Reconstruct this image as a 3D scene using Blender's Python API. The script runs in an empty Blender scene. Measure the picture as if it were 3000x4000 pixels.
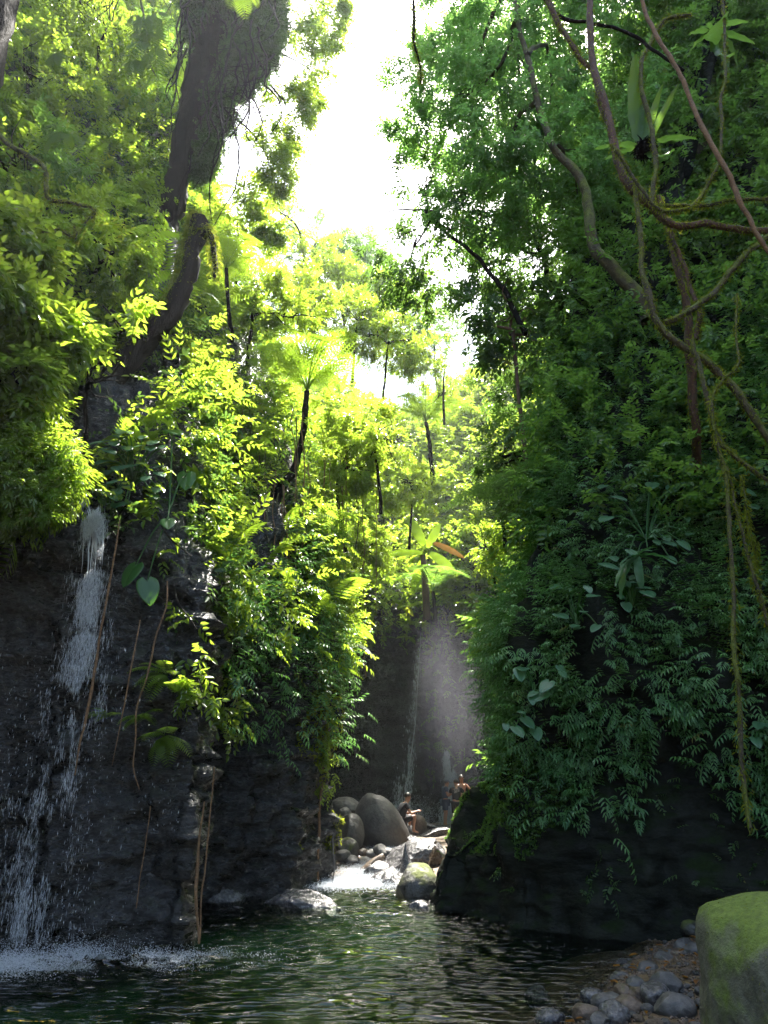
import bpy, bmesh, math, random
import numpy as np
from mathutils import Vector
random.seed(7)
RG = np.random.default_rng(11)
scn = bpy.context.scene
COL = scn.collection

# ------------------------------------------------------------------ camera
CAM = np.array([0.0, 0.0, 1.6]); PIT = math.radians(22.0); F = 2703.0
cp, sp_ = math.cos(PIT), math.sin(PIT)
cam = bpy.data.cameras.new("camera"); co = bpy.data.objects.new("camera", cam); COL.objects.link(co)
co.location = CAM; co.rotation_euler = (math.pi / 2 + PIT, 0, 0)
cam.sensor_fit = 'VERTICAL'; cam.sensor_height = 36; cam.lens = 36 * F / 4000; cam.clip_end = 2000; cam.clip_start = 0.05
scn.camera = co

def P(px, py, Y):
    """world point that lies at ground distance Y in the direction seen at photo pixel px,py"""
    dx = (px - 1500) / F; dy = (2000 - py) / F
    t = Y / (cp - dy * sp_)
    return np.array([dx * t, Y, CAM[2] + t * (sp_ + dy * cp)])
def Pz(px, py, z):
    dx = (px - 1500) / F; dy = (2000 - py) / F
    t = (z - CAM[2]) / (sp_ + dy * cp)
    return np.array([dx * t, t * (cp - dy * sp_), z])
def proj(V):
    d = V - CAM
    fz = d[:, 1] * cp + d[:, 2] * sp_; uy = -d[:, 1] * sp_ + d[:, 2] * cp
    fz = np.where(np.abs(fz) < .05, .05, fz)
    return 1500 + F * d[:, 0] / fz, 2000 - F * uy / fz, fz

# ------------------------------------------------------------------ light
AZ, EL = math.radians(17), math.radians(61.5)
S = Vector((math.sin(AZ) * math.cos(EL), math.cos(AZ) * math.cos(EL), math.sin(EL)))
sun = bpy.data.lights.new("sun", 'SUN'); so = bpy.data.objects.new("sun", sun); COL.objects.link(so)
sun.energy = 5.0; sun.angle = math.radians(0.53); sun.color = (1.0, 0.95, 0.86)
so.rotation_euler = S.to_track_quat('Z', 'Y').to_euler(); so.location = (0, 0, 60)
w = bpy.data.worlds.new("World"); scn.world = w; w.use_nodes = True
nt = w.node_tree; nt.nodes.clear()
sky = nt.nodes.new('ShaderNodeTexSky'); sky.sky_type = 'NISHITA'; sky.sun_disc = False
sky.sun_elevation = EL; sky.sun_rotation = AZ; sky.air_density = 1.2; sky.dust_density = 2.5
bg = nt.nodes.new('ShaderNodeBackground'); bg.inputs[1].default_value = 0.10
ow = nt.nodes.new('ShaderNodeOutputWorld')
nt.links.new(sky.outputs[0], bg.inputs[0]); nt.links.new(bg.outputs[0], ow.inputs[0])
scn.view_settings.view_transform = 'Standard'; scn.view_settings.look = 'None'
scn.view_settings.exposure = 2.6; scn.view_settings.gamma = 1
cy = scn.cycles
cy.max_bounces = 7; cy.diffuse_bounces = 2; cy.glossy_bounces = 3; cy.transmission_bounces = 4
cy.transparent_max_bounces = 8; cy.volume_bounces = 0; cy.use_denoising = True
cy.caustics_reflective = False; cy.caustics_refractive = False; cy.sample_clamp_indirect = 6
cy.use_adaptive_sampling = True; cy.adaptive_threshold = 0.02

# ------------------------------------------------------------------ numpy helpers
def nrm(v): return v / np.maximum(np.linalg.norm(v, axis=-1, keepdims=True), 1e-9)
def _h(i, j, k, s):
    n = (i * 374761393 + j * 668265263 + k * 2147483647 + s * 974711) & 0xffffffff
    n = ((n ^ (n >> 13)) * 1274126177) & 0xffffffff
    return ((n ^ (n >> 16)) & 0xffff) / 32767.5 - 1.0
def vnoise(p, s=0):
    p = np.asarray(p, float); f = np.floor(p).astype(np.int64); u = p - f; u = u * u * (3 - 2 * u)
    r = 0
    for a in (0, 1):
        for b in (0, 1):
            for c in (0, 1):
                wt = (u[:, 0] if a else 1 - u[:, 0]) * (u[:, 1] if b else 1 - u[:, 1]) * (u[:, 2] if c else 1 - u[:, 2])
                r = r + wt * _h(f[:, 0] + a, f[:, 1] + b, f[:, 2] + c, s)
    return r
def fbm(p, o=4, s=0):
    r = 0; a = 1.0
    for k in range(o):
        r = r + a * vnoise(p * (2 ** k), s + k); a *= .5
    return r

def facet(p, s=0):
    """broken-stone relief: every cell of a jittered grid is one tilted flat face"""
    f = np.floor(p).astype(np.int64); bd = np.full(len(p), 1e9); bv = np.zeros(len(p))
    for a in (-1, 0, 1):
        for b in (-1, 0, 1):
            for c in (-1, 0, 1):
                i, j, k = f[:, 0] + a, f[:, 1] + b, f[:, 2] + c
                ctr = np.stack([i + .5 + .45 * _h(i, j, k, s), j + .5 + .45 * _h(i, j, k, s + 1), k + .5 + .45 * _h(i, j, k, s + 2)], 1)
                r = p - ctr; d = (r * r).sum(1); g = np.stack([_h(i, j, k, s + 3), _h(i, j, k, s + 4), _h(i, j, k, s + 5)], 1)
                v = .5 * _h(i, j, k, s + 6) + (r * g).sum(1); m = d < bd; bd = np.where(m, d, bd); bv = np.where(m, v, bv)
    return bv

def link(name, me, mat=None, parent=None):
    o = bpy.data.objects.new(name, me); COL.objects.link(o)
    if mat is not None and me is not None: me.materials.append(mat)
    if parent is not None: o.parent = parent
    return o
def build(name, parts, mat=None, parent=None, smooth=False):
    """parts: list of (V, F, tint); joined as ONE mesh object"""
    Vs, loops, starts, totals, tints = [], [], [], [], []
    vo = 0; lo = 0
    for p_ in parts:
        V, Fc = p_[0], p_[1]; t = p_[2] if len(p_) > 2 else 0.5
        if len(V) == 0: continue
        V = np.asarray(V, float).reshape(-1, 3); Fc = np.asarray(Fc, np.int64)
        Vs.append(V); loops.append((Fc + vo).ravel())
        m, k = Fc.shape
        starts.append(np.arange(m) * k + lo); totals.append(np.full(m, k))
        t = np.asarray(t, float).ravel(); tints.append(np.full(len(V), t[0]) if t.size == 1 else t)
        vo += len(V); lo += m * k
    V = np.concatenate(Vs); L = np.concatenate(loops); st = np.concatenate(starts); tt = np.concatenate(totals)
    me = bpy.data.meshes.new(name)
    me.vertices.add(len(V)); me.vertices.foreach_set("co", V.astype(np.float32).ravel())
    me.loops.add(len(L)); me.loops.foreach_set("vertex_index", L.astype(np.int32))
    me.polygons.add(len(st)); me.polygons.foreach_set("loop_start", st.astype(np.int32))
    try: me.polygons.foreach_set("loop_total", tt.astype(np.int32))
    except Exception: pass
    if smooth: me.polygons.foreach_set("use_smooth", np.ones(len(st), bool))
    at = me.attributes.new("tint", 'FLOAT', 'POINT'); at.data.foreach_set("value", np.concatenate(tints).astype(np.float32))
    me.update(calc_edges=True); me.validate()
    return link(name, me, mat, parent)
def thing(name, label, cat, loc=(0, 0, 0), group=None, kind=None):
    o = bpy.data.objects.new(name, None); COL.objects.link(o); o.location = [float(a) for a in loc]
    o.empty_display_size = .2
    return tag(o, label, cat, group, kind)
def tag(o, label, cat=None, group=None, kind=None):
    if label: o['label'] = label
    if cat: o['category'] = cat
    if group: o['group'] = group
    if kind: o['kind'] = kind
    return o
def rel(root, parts):
    L = np.array(root.location)
    return [(np.asarray(p_[0]) - L,) + tuple(p_[1:]) for p_ in parts]

def frame(d, up):
    """(N,3) direction -> rotation with Y = d and Z near up"""
    d = nrm(d); x = nrm(np.cross(d, up)); z = np.cross(x, d)
    return np.stack([x, d, z], axis=2)
def inst(tmpl, pos, R, sc, tint):
    tV, tF, tT = tmpl
    n = len(pos); k = len(tV)
    sc = np.asarray(sc, float)
    if sc.ndim == 1: sc = sc[:, None]
    V = np.einsum('nij,nkj->nki', R, tV[None] * sc[:, None, :]) + pos[:, None, :]
    Fc = (tF[None] + (np.arange(n) * k)[:, None, None]).reshape(-1, tF.shape[1])
    T = np.clip(tint[:, None] + tT[None], 0, 1)
    return (V.reshape(-1, 3), Fc, T.ravel())
def merge(parts):
    Vs, Fs, Ts = [], [], []; o = 0
    for V, Fc, T in parts:
        Vs.append(V); Fs.append(Fc + o); Ts.append(np.full(len(V), T) if np.ndim(T) == 0 else T); o += len(V)
    return np.concatenate(Vs), np.concatenate(Fs), np.concatenate(Ts)
def one(tmpl, pos, d, up, sc, tint=0.0):
    pos = np.array([pos], float); R = frame(np.array([d], float), np.array([up], float))
    return inst(tmpl, pos, R, np.array([sc], float), np.array([tint]))

# leaf templates, axis +Y, width in X, 6 verts 2 quads folded along the midrib
def leaf(wd=.42, fold=.12, droop=.12, a=.28, b=.66):
    V = np.array([[0, 0, 0], [-wd * .5, a, fold], [-wd * .42, b, fold - droop * .4], [0, 1, -droop], [wd * .42, b, fold - droop * .4], [wd * .5, a, fold]])
    return V, np.array([[0, 3, 2, 1], [0, 5, 4, 3]]), np.zeros(6)
LEAF = leaf(); NARROW = leaf(.26, .05, .2, .3, .62); ROUND = leaf(.8, .1, .08, .25, .72)
def spray_alt(lf, n=10, ln=.42, droop=.35, rs=random):
    """leaves set alternately along a drooping twig of unit length"""
    ps = []
    for i in range(n):
        u = (i + .6) / n; c = np.array([0, u, -droop * u * u]); sd = 1 if i % 2 else -1
        a = math.radians(rs.uniform(35, 75)) * sd
        if i == n - 1: a = 0
        d = np.array([math.sin(a), math.cos(a), rs.uniform(-.75, .1)])
        up = np.array([rs.uniform(-.4, .4), rs.uniform(-.4, .4), 1])
        ps.append(one(lf, c, d, up, ln * rs.uniform(.7, 1.1) * (1 - .25 * u), rs.uniform(-.12, .12)))
    return merge(ps)
def spray_pair(lf, n=5, ln=.42):
    ps = []
    for i in range(n):
        u = (i + .5) / n; c = np.array([0, u, -.18 * u * u])
        for sd in (-1, 1):
            a = math.radians(58 - 25 * u) * sd
            d = np.array([math.sin(a), math.cos(a), -.38 - .25 * u])
            ps.append(one(lf, c, d, (0, 0, 1), ln * (1 - .35 * u) * random.uniform(.85, 1.1), random.uniform(-.1, .1)))
    ps.append(one(lf, (0, 1, -.18), (0, 1, -.9), (0, 0, 1), ln * .7))
    return merge(ps)
def rosette(lf, n=7, ln=.6):
    ps = []
    for i in range(n):
        a = 2 * math.pi * i / n + random.uniform(-.3, .3)
        ps.append(one(lf, (0, 0, 0), (math.cos(a), math.sin(a), random.uniform(-.5, .5)), (0, 0, 1), ln * random.uniform(.7, 1.1), random.uniform(-.1, .1)))
    return merge(ps)
def frond_t(n=16, arch=.5, wd=.24, comp=0):
    """fern frond of unit length; comp>0 adds pinnules to each pinna"""
    ps = []; pn = leaf(.2, .0, .12, .25, .6)
    def pt(u): return np.array([0, u * (1 - .12 * u), arch * (u - 1.25 * u * u) * .8])
    for i in range(n):
        u = .12 + .88 * (i + .5) / n; c = pt(u); L = wd * (math.sin(math.pi * min(1, u * .86 + .1)) ** .7) * 1.15
        for sd in (-1, 1):
            d = np.array([sd * 1.0, .38, -.2])
            if comp:
                dn = d / np.linalg.norm(d); side = np.array([-.35 * sd, 1, 0]); side /= np.linalg.norm(side)
                for j in range(comp):
                    v = (j + .5) / comp; q = c + dn * L * v - np.array([0, 0, .12 * L * v * v])
                    l2 = L * .24 * (1 - v * .75)
                    for s2 in (-1, 1):
                        ps.append(one(pn, q, side * s2 + dn * .5, (0, 0, 1), (l2 * 1.4, l2, l2), random.uniform(-.06, .06)))
            else:
                ps.append(one(pn, c, d, (0, 0, 1), (L * .9, L, L), random.uniform(-.06, .06)))
    m = 10; V = []; Fc = []
    for i in range(m + 1):
        c = pt(i / m); r = .008 * (1 - .7 * i / m)
        V += [c + (-r, 0, 0), c + (r, 0, 0), c + (0, 0, -r), ]
    for i in range(m):
        a = i * 3
        Fc += [[a, a + 1, a + 4, a + 3], [a + 1, a + 2, a + 5, a + 4], [a + 2, a, a + 3, a + 5]]
    ps.append((np.array(V), np.array(Fc), -.4))
    return merge(ps)
SPR = [spray_alt(LEAF, 10, .40) for _ in range(5)]
SPRR = [spray_alt(ROUND, 9, .24, .8) for _ in range(3)]
NET = [spray_pair(NARROW, 4, .42) for _ in range(3)]
ROS = [rosette(LEAF, 7, .7), rosette(LEAF, 6, .7)]
FRD = frond_t(14, .7); FRD2 = frond_t(20, 1.25, .24, 7)

def sprays(tm, pos, out, size, tint, drop=.25, spread=.9, flat=0):
    """one of the templates tm at every pos, growing out along direction out"""
    if len(pos):
        pos, out, size, tint = trim(pos, out, size, tint)
    n = len(pos); r = []
    d = nrm(out + RG.normal(0, spread, (n, 3)) * .6 + np.array([0, 0, -drop]))
    up = np.tile(np.array([0, 0, 1.0]), (n, 1)) + RG.normal(0, .35 if not flat else .12, (n, 3))
    R = frame(d, up); k = RG.integers(0, len(tm), n)
    for i, t in enumerate(tm):
        m = k == i
        if m.any(): r.append(inst(t, pos[m], R[m], size[m], tint[m]))
    return r
SD = np.array(S[:])
GAPS = [((.62, 16.2, 1.0), 1.2), ((-.4, 14.6, .3), 1.0), ((.6, 22, 1.2), .9), ((2.35, 24.2, 1.4), 1.1), ((2.0, 25.5, 5.0), 1.4), ((.15, 12.3, 0), .8), ((.1, 10.5, 0), 1.0), ((.08, 9, 0), .45), ((-3.0, 6.2, 0), .8), ((-1.1, 10.3, .2), .6)]
CLEAR = []      # (pixel polyline, half width, ground distance): sight lines kept open in front of a trunk
def seg_dist(px, py, pl):
    best = np.full(len(px), 1e9)
    for (x0, y0), (x1, y1) in zip(pl[:-1], pl[1:]):
        dx, dy = x1 - x0, y1 - y0; t = np.clip(((px - x0) * dx + (py - y0) * dy) / max(dx * dx + dy * dy, 1e-6), 0, 1)
        best = np.minimum(best, np.hypot(px - x0 - t * dx, py - y0 - t * dy))
    return best
def trim(pos, out, size, tint):
    if not CLEAR: return pos, out, size, tint
    px, py, fz = proj(pos); keep = np.ones(len(pos), bool); rr = RG.random(len(pos))
    for g_, r_ in GAPS:                         # holes in the canopy that let a shaft of sun down to one spot
        v = pos - np.array(g_, float); a_ = v @ SD; d_ = np.linalg.norm(v - a_[:, None] * SD, axis=1)
        keep &= ~((a_ > 1.0) & (d_ < r_ * (.7 + .6 * rr)))
    for pl, hw, Y in CLEAR:
        keep &= ~((pos[:, 1] < Y) & (seg_dist(px, py, pl) < hw * (.75 + .5 * rr)))
    return pos[keep], out[keep], size[keep], tint[keep]
def tube(path, rad, k=6, noise=0, tint=.5, seed=0, closed=True):
    path = np.asarray(path, float); n = len(path)
    rad = np.interp(np.linspace(0, 1, n), np.linspace(0, 1, len(rad)), rad) if np.ndim(rad) else np.full(n, rad)
    T = nrm(np.gradient(path, axis=0)); a = np.where(np.abs(T[:, 2:3]) > .95, np.array([[0, 1.0, 0]]), np.array([[0, 0, 1.0]]))
    X = nrm(np.cross(T, a))
    for i in range(1, n):
        x = X[i - 1] - T[i] * (X[i - 1] @ T[i]); X[i] = x / max(np.linalg.norm(x), 1e-6)
    Yv = np.cross(T, X); th = np.linspace(0, 2 * math.pi, k, endpoint=False)
    r = rad[:, None] * np.ones(k)
    if noise:
        q = path[:, None, :] * 6 + (X[:, None] * np.cos(th)[None, :, None] + Yv[:, None] * np.sin(th)[None, :, None]) * 2
        r = r * (1 + noise * vnoise(q.reshape(-1, 3), seed).reshape(n, k))
    V = path[:, None] + r[..., None] * (X[:, None] * np.cos(th)[None, :, None] + Yv[:, None] * np.sin(th)[None, :, None])
    i = np.arange(n - 1)[:, None] * k; j = np.arange(k)[None]; j2 = (j + 1) % k
    Fc = np.stack([i + j, i + j2, i + k + j2, i + k + j], 2).reshape(-1, 4)
    V = V.reshape(-1, 3)
    return (V, Fc, tint)
def smooth_path(pts, n=24, wob=0, seed=0):
    pts = np.asarray(pts, float); m = len(pts)
    e = np.concatenate([[2 * pts[0] - pts[1]], pts, [2 * pts[-1] - pts[-2]]])
    u = np.linspace(0, m - 1 - 1e-6, n); i = np.floor(u).astype(int); f = (u - i)[:, None]
    a, b, c, d = e[i], e[i + 1], e[i + 2], e[i + 3]
    r = .5 * (2 * b + (c - a) * f + (2 * a - 5 * b + 4 * c - d) * f ** 2 + (3 * b - a - 3 * c + d) * f ** 3)
    if wob:
        for k in range(3): r[:, k] += wob * vnoise(r * 2.3 + 7 * k, seed + k) + .4 * wob * vnoise(r * 7 + 7 * k, seed + k)
    return r
def pxpath(l, Y, n=24, wob=0, seed=0):
    q = [P(a[0], a[1], a[2] if len(a) > 2 else Y) for a in l]
    return smooth_path(q, n, wob, seed)

# ------------------------------------------------------------------ materials
def mat(name):
    m = bpy.data.materials.new(name); m.use_nodes = True; n = m.node_tree; n.nodes.clear()
    o = n.nodes.new('ShaderNodeOutputMaterial'); return m, n, o
def N(n, t, **k):
    x = n.nodes.new('ShaderNode' + t)
    for a, b in k.items(): setattr(x, a, b)
    return x
def noise_tex(n, scale, detail=5, rough=.6, coord=None, stretch=None):
    tc = N(n, 'TexCoord'); x = N(n, 'TexNoise'); x.inputs['Scale'].default_value = scale; x.inputs['Detail'].default_value = detail
    x.inputs['Roughness'].default_value = rough
    src = tc.outputs['Object']
    if stretch:
        mp = N(n, 'Mapping'); mp.inputs['Scale'].default_value = stretch; n.links.new(src, mp.inputs[0]); src = mp.outputs[0]
    n.links.new(src, x.inputs['Vector']); return x
def ramp(n, src, stops):
    r = N(n, 'ValToRGB'); e = r.color_ramp.elements
    while len(e) < len(stops): e.new(.5)
    for i, (p_, c) in enumerate(stops):
        e[i].position = p_; e[i].color = (*c, 1) if len(c) == 3 else c
    n.links.new(src, r.inputs[0]); return r
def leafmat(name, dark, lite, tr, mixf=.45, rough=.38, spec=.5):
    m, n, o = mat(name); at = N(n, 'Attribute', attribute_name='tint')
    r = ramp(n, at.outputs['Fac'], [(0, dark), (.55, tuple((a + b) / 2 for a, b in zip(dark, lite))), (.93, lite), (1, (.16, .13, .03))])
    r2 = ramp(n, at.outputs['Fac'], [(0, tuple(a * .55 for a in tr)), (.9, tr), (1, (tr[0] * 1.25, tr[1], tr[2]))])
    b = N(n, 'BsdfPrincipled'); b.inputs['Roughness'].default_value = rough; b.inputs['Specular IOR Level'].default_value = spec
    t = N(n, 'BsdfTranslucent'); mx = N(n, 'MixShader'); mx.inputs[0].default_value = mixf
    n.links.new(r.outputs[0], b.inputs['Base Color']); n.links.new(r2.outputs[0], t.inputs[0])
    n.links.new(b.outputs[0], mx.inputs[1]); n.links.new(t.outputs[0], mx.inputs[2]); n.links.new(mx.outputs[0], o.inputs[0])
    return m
M = {}
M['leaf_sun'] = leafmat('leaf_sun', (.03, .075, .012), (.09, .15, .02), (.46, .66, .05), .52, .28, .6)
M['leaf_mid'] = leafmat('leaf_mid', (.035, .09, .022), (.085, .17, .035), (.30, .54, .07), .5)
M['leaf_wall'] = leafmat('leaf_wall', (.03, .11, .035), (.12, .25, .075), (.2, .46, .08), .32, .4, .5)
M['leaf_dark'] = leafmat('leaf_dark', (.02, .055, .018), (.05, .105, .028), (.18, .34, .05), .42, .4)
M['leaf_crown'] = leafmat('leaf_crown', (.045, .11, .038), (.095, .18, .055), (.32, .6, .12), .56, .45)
M['fern'] = leafmat('fern', (.035, .09, .012), (.08, .15, .02), (.40, .62, .04), .55, .5, .3)
M['bigleaf'] = leafmat('bigleaf', (.03, .10, .03), (.05, .14, .03), (.16, .42, .03), .4, .3, .5)
M['paleleaf'] = leafmat('paleleaf', (.04, .12, .05), (.075, .17, .08), (.12, .34, .07), .3, .35, .5)
M['moss_fib'] = leafmat('moss_fib', (.06, .09, .012), (.14, .17, .025), (.42, .48, .04), .5, .8, .1)
M['brown_leaf'] = leafmat('brown_leaf', (.16, .07, .02), (.3, .14, .03), (.5, .25, .05), .4, .6, .2)

def rockmat(name, c1, c2, moss=None, mossz=(.35, .75), rough=(.25, .6), scale=2.5, bump=.6, stretch=None, mosslow=-99, mosspatch=0.5, spec=.5, bd=.06):
    m, n, o = mat(name); b = N(n, 'BsdfPrincipled'); b.inputs['Specular IOR Level'].default_value = spec
    x = noise_tex(n, scale, 9, .65, stretch=stretch); x2 = noise_tex(n, scale * 5, 6, .6, stretch=stretch)
    col = ramp(n, x.outputs[0], [(.3, c1), (.5, tuple((a + b_) / 2 for a, b_ in zip(c1, c2))), (.72, c2)]).outputs[0]
    spk = ramp(n, x2.outputs[0], [(.35, (.55, .55, .55)), (.65, (1.25, 1.22, 1.18))])
    mu = N(n, 'MixRGB', blend_type='MULTIPLY'); mu.inputs[0].default_value = 1
    n.links.new(col, mu.inputs[1]); n.links.new(spk.outputs[0], mu.inputs[2]); col = mu.outputs[0]
    rr = N(n, 'MapRange'); rr.inputs[1].default_value = .35; rr.inputs[2].default_value = .65; rr.inputs[3].default_value = rough[0]; rr.inputs[4].default_value = rough[1]
    n.links.new(x2.outputs[0], rr.inputs[0]); rsrc = rr.outputs[0]
    if moss:
        g = N(n, 'NewGeometry'); sx = N(n, 'SeparateXYZ'); n.links.new(g.outputs['Normal'], sx.inputs[0])
        x3 = noise_tex(n, 3.0, 6, .6); ad = N(n, 'Math', operation='MULTIPLY_ADD'); ad.inputs[1].default_value = 3.0; ad.inputs[2].default_value = -1.5
        n.links.new(x3.outputs[0], ad.inputs[0]); sm = N(n, 'Math', operation='ADD'); n.links.new(sx.outputs[2], sm.inputs[0]); n.links.new(ad.outputs[0], sm.inputs[1])
        mr = N(n, 'MapRange'); mr.inputs[1].default_value = mossz[0]; mr.inputs[2].default_value = mossz[1]
        n.links.new(sm.outputs[0], mr.inputs[0])
        x4 = noise_tex(n, 28, 4, .7); mc = ramp(n, x4.outputs[0], [(.3, tuple(a * .45 for a in moss)), (.7, moss)])
        mx = N(n, 'MixRGB'); n.links.new(mr.outputs[0], mx.inputs[0]); n.links.new(col, mx.inputs[1]); n.links.new(mc.outputs[0], mx.inputs[2]); col = mx.outputs[0]
        mx2 = N(n, 'MixRGB'); n.links.new(mr.outputs[0], mx2.inputs[0]); n.links.new(rsrc, mx2.inputs[1]); mx2.inputs[2].default_value = (.9, .9, .9, 1); rsrc = mx2.outputs[0]
    n.links.new(col, b.inputs['Base Color']); n.links.new(rsrc, b.inputs['Roughness'])
    bp = N(n, 'Bump'); bp.inputs['Strength'].default_value = bump; bp.inputs['Distance'].default_value = bd
    a1 = N(n, 'Math', operation='MULTIPLY_ADD'); a1.inputs[1].default_value = .4; n.links.new(x2.outputs[0], a1.inputs[0]); n.links.new(x.outputs[0], a1.inputs[2])
    n.links.new(a1.outputs[0], bp.inputs['Height']); n.links.new(bp.outputs[0], b.inputs['Normal'])
    n.links.new(b.outputs[0], o.inputs[0]); return m
M['cliff'] = rockmat('wet_cliff_rock', (.003, .004, .003), (.020, .023, .017), (.012, .022, .005), (.35, .9), (.4, 1.1), 1.4, 1.0, (1, 1, 2.2), spec=.15)
M['rock'] = rockmat('grey_boulder', (.045, .043, .04), (.14, .135, .13), None, rough=(.35, .8), scale=3)
M['rock_wet'] = rockmat('wet_rock', (.04, .04, .045), (.16, .155, .16), None, rough=(.08, .4), scale=3.5, bump=1.0, spec=.8)
M['rock_brown'] = rockmat('brown_rock', (.07, .05, .035), (.17, .125, .09), None, rough=(.3, .7), scale=4)
M['rock_mossy'] = rockmat('mossy_rock', (.02, .02, .018), (.06, .06, .05), (.09, .11, .015), (.55, .95), scale=3)
M['boulder_green'] = rockmat('green_boulder', (.06, .065, .045), (.15, .155, .11), (.13, .19, .025), (.1, .55), (.6, .95), 2.6, .9)
M['soil'] = rockmat('gorge_floor', (.055, .035, .018), (.17, .11, .05), None, rough=(.35, .9), scale=5, bump=.5)
M['bark'] = rockmat('dark_bark', (.006, .005, .004), (.022, .017, .014), None, rough=(.7, .95), scale=6, bump=.9, stretch=(1, 1, .25), spec=.1)
M['bark_red'] = rockmat('red_brown_bark', (.05, .028, .02), (.15, .085, .06), (.10, .13, .03), (.45, .9), (.6, .95), 7, .9, (1, 1, .3))
M['bark_moss'] = rockmat('mossy_bark', (.04, .035, .02), (.11, .09, .05), (.16, .19, .03), (-.2, .4), (.7, .95), 8, .9)
M['root'] = rockmat('root_bark', (.11, .06, .03), (.26, .15, .07), None, rough=(.6, .9), scale=9, bump=.6)
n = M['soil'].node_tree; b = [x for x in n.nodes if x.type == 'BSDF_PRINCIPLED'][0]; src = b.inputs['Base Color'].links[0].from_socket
at = N(n, 'Attribute', attribute_name='tint'); mx = N(n, 'MixRGB'); n.links.new(at.outputs['Fac'], mx.inputs[0]); n.links.new(src, mx.inputs[1]); mx.inputs[2].default_value = (.62, .42, .10, 1); n.links.new(mx.outputs[0], b.inputs['Base Color'])  # bright golden sand tone, sunlight on the bed mixed into the colour
def plain(name, c, rough=.6, trans=0, spec=.5, sub=0):
    m, n, o = mat(name); b = N(n, 'BsdfPrincipled'); x = noise_tex(n, 30, 4); r = ramp(n, x.outputs[0], [(.3, tuple(a * .8 for a in c)), (.7, tuple(min(1, a * 1.1) for a in c))])
    n.links.new(r.outputs[0], b.inputs['Base Color']); b.inputs['Roughness'].default_value = rough; b.inputs['Specular IOR Level'].default_value = spec
    n.links.new(b.outputs[0], o.inputs[0])
    if trans:
        t = N(n, 'BsdfTranslucent'); t.inputs[0].default_value = (*c, 1); mx = N(n, 'MixShader'); mx.inputs[0].default_value = trans
        n.links.new(b.outputs[0], mx.inputs[1]); n.links.new(t.outputs[0], mx.inputs[2]); n.links.new(mx.outputs[0], o.inputs[0])
    return m
M['white_water'] = plain('white_water', (.8, .83, .86), .25, .4)
M['skin'] = plain('skin', (.5, .26, .17), .5); M['hair'] = plain('hair', (.03, .02, .015), .35)
M['tee_black'] = plain('black_cloth', (.015, .015, .02), .8); M['tee_blue'] = plain('blue_grey_cloth', (.07, .09, .14), .8)
M['print'] = plain('white_print', (.7, .7, .68), .8)
m, n, o = mat('falling_water'); b = N(n, 'BsdfPrincipled'); b.inputs['Base Color'].default_value = (.8, .85, .9, 1); b.inputs['Roughness'].default_value = .15
t = N(n, 'BsdfTransparent'); mx = N(n, 'MixShader'); mx.inputs[0].default_value = .42; n.links.new(b.outputs[0], mx.inputs[1]); n.links.new(t.outputs[0], mx.inputs[2]); n.links.new(mx.outputs[0], o.inputs[0]); M['falling_water'] = m
# water
def watermat():
    m, n, o = mat('pool_water')
    fr = N(n, 'Fresnel'); fr.inputs[0].default_value = 1.55
    gl = N(n, 'BsdfGlossy'); gl.inputs['Roughness'].default_value = .02
    tr = N(n, 'BsdfTransparent'); tr.inputs[0].default_value = (.93, .97, .92, 1)
    mx = N(n, 'MixShader'); n.links.new(fr.outputs[0], mx.inputs[0]); n.links.new(tr.outputs[0], mx.inputs[1]); n.links.new(gl.outputs[0], mx.inputs[2])
    x = noise_tex(n, 3.6, 1, .4, stretch=(.8, 2.2, 1)); x2 = noise_tex(n, 13, 0, .5, stretch=(.5, 2.0, 1))
    a = N(n, 'Math', operation='MULTIPLY_ADD'); a.inputs[1].default_value = .5; n.links.new(x2.outputs[0], a.inputs[0]); n.links.new(x.outputs[0], a.inputs[2])
    b = N(n, 'Bump'); b.inputs['Strength'].default_value = 1; b.inputs['Distance'].default_value = .085
    n.links.new(a.outputs[0], b.inputs['Height'])
    for q in (fr, gl): n.links.new(b.outputs[0], q.inputs['Normal'])
    n.links.new(mx.outputs[0], o.inputs[0])
    va = N(n, 'VolumePrincipled'); va.inputs['Color'].default_value = (.003, .014, .006, 1); va.inputs['Density'].default_value = 1.1
    va.inputs['Absorption Color'].default_value = (.12, .2, .1, 1)
    n.links.new(va.outputs[0], o.inputs[1]); return m
M['water'] = watermat()

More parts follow.
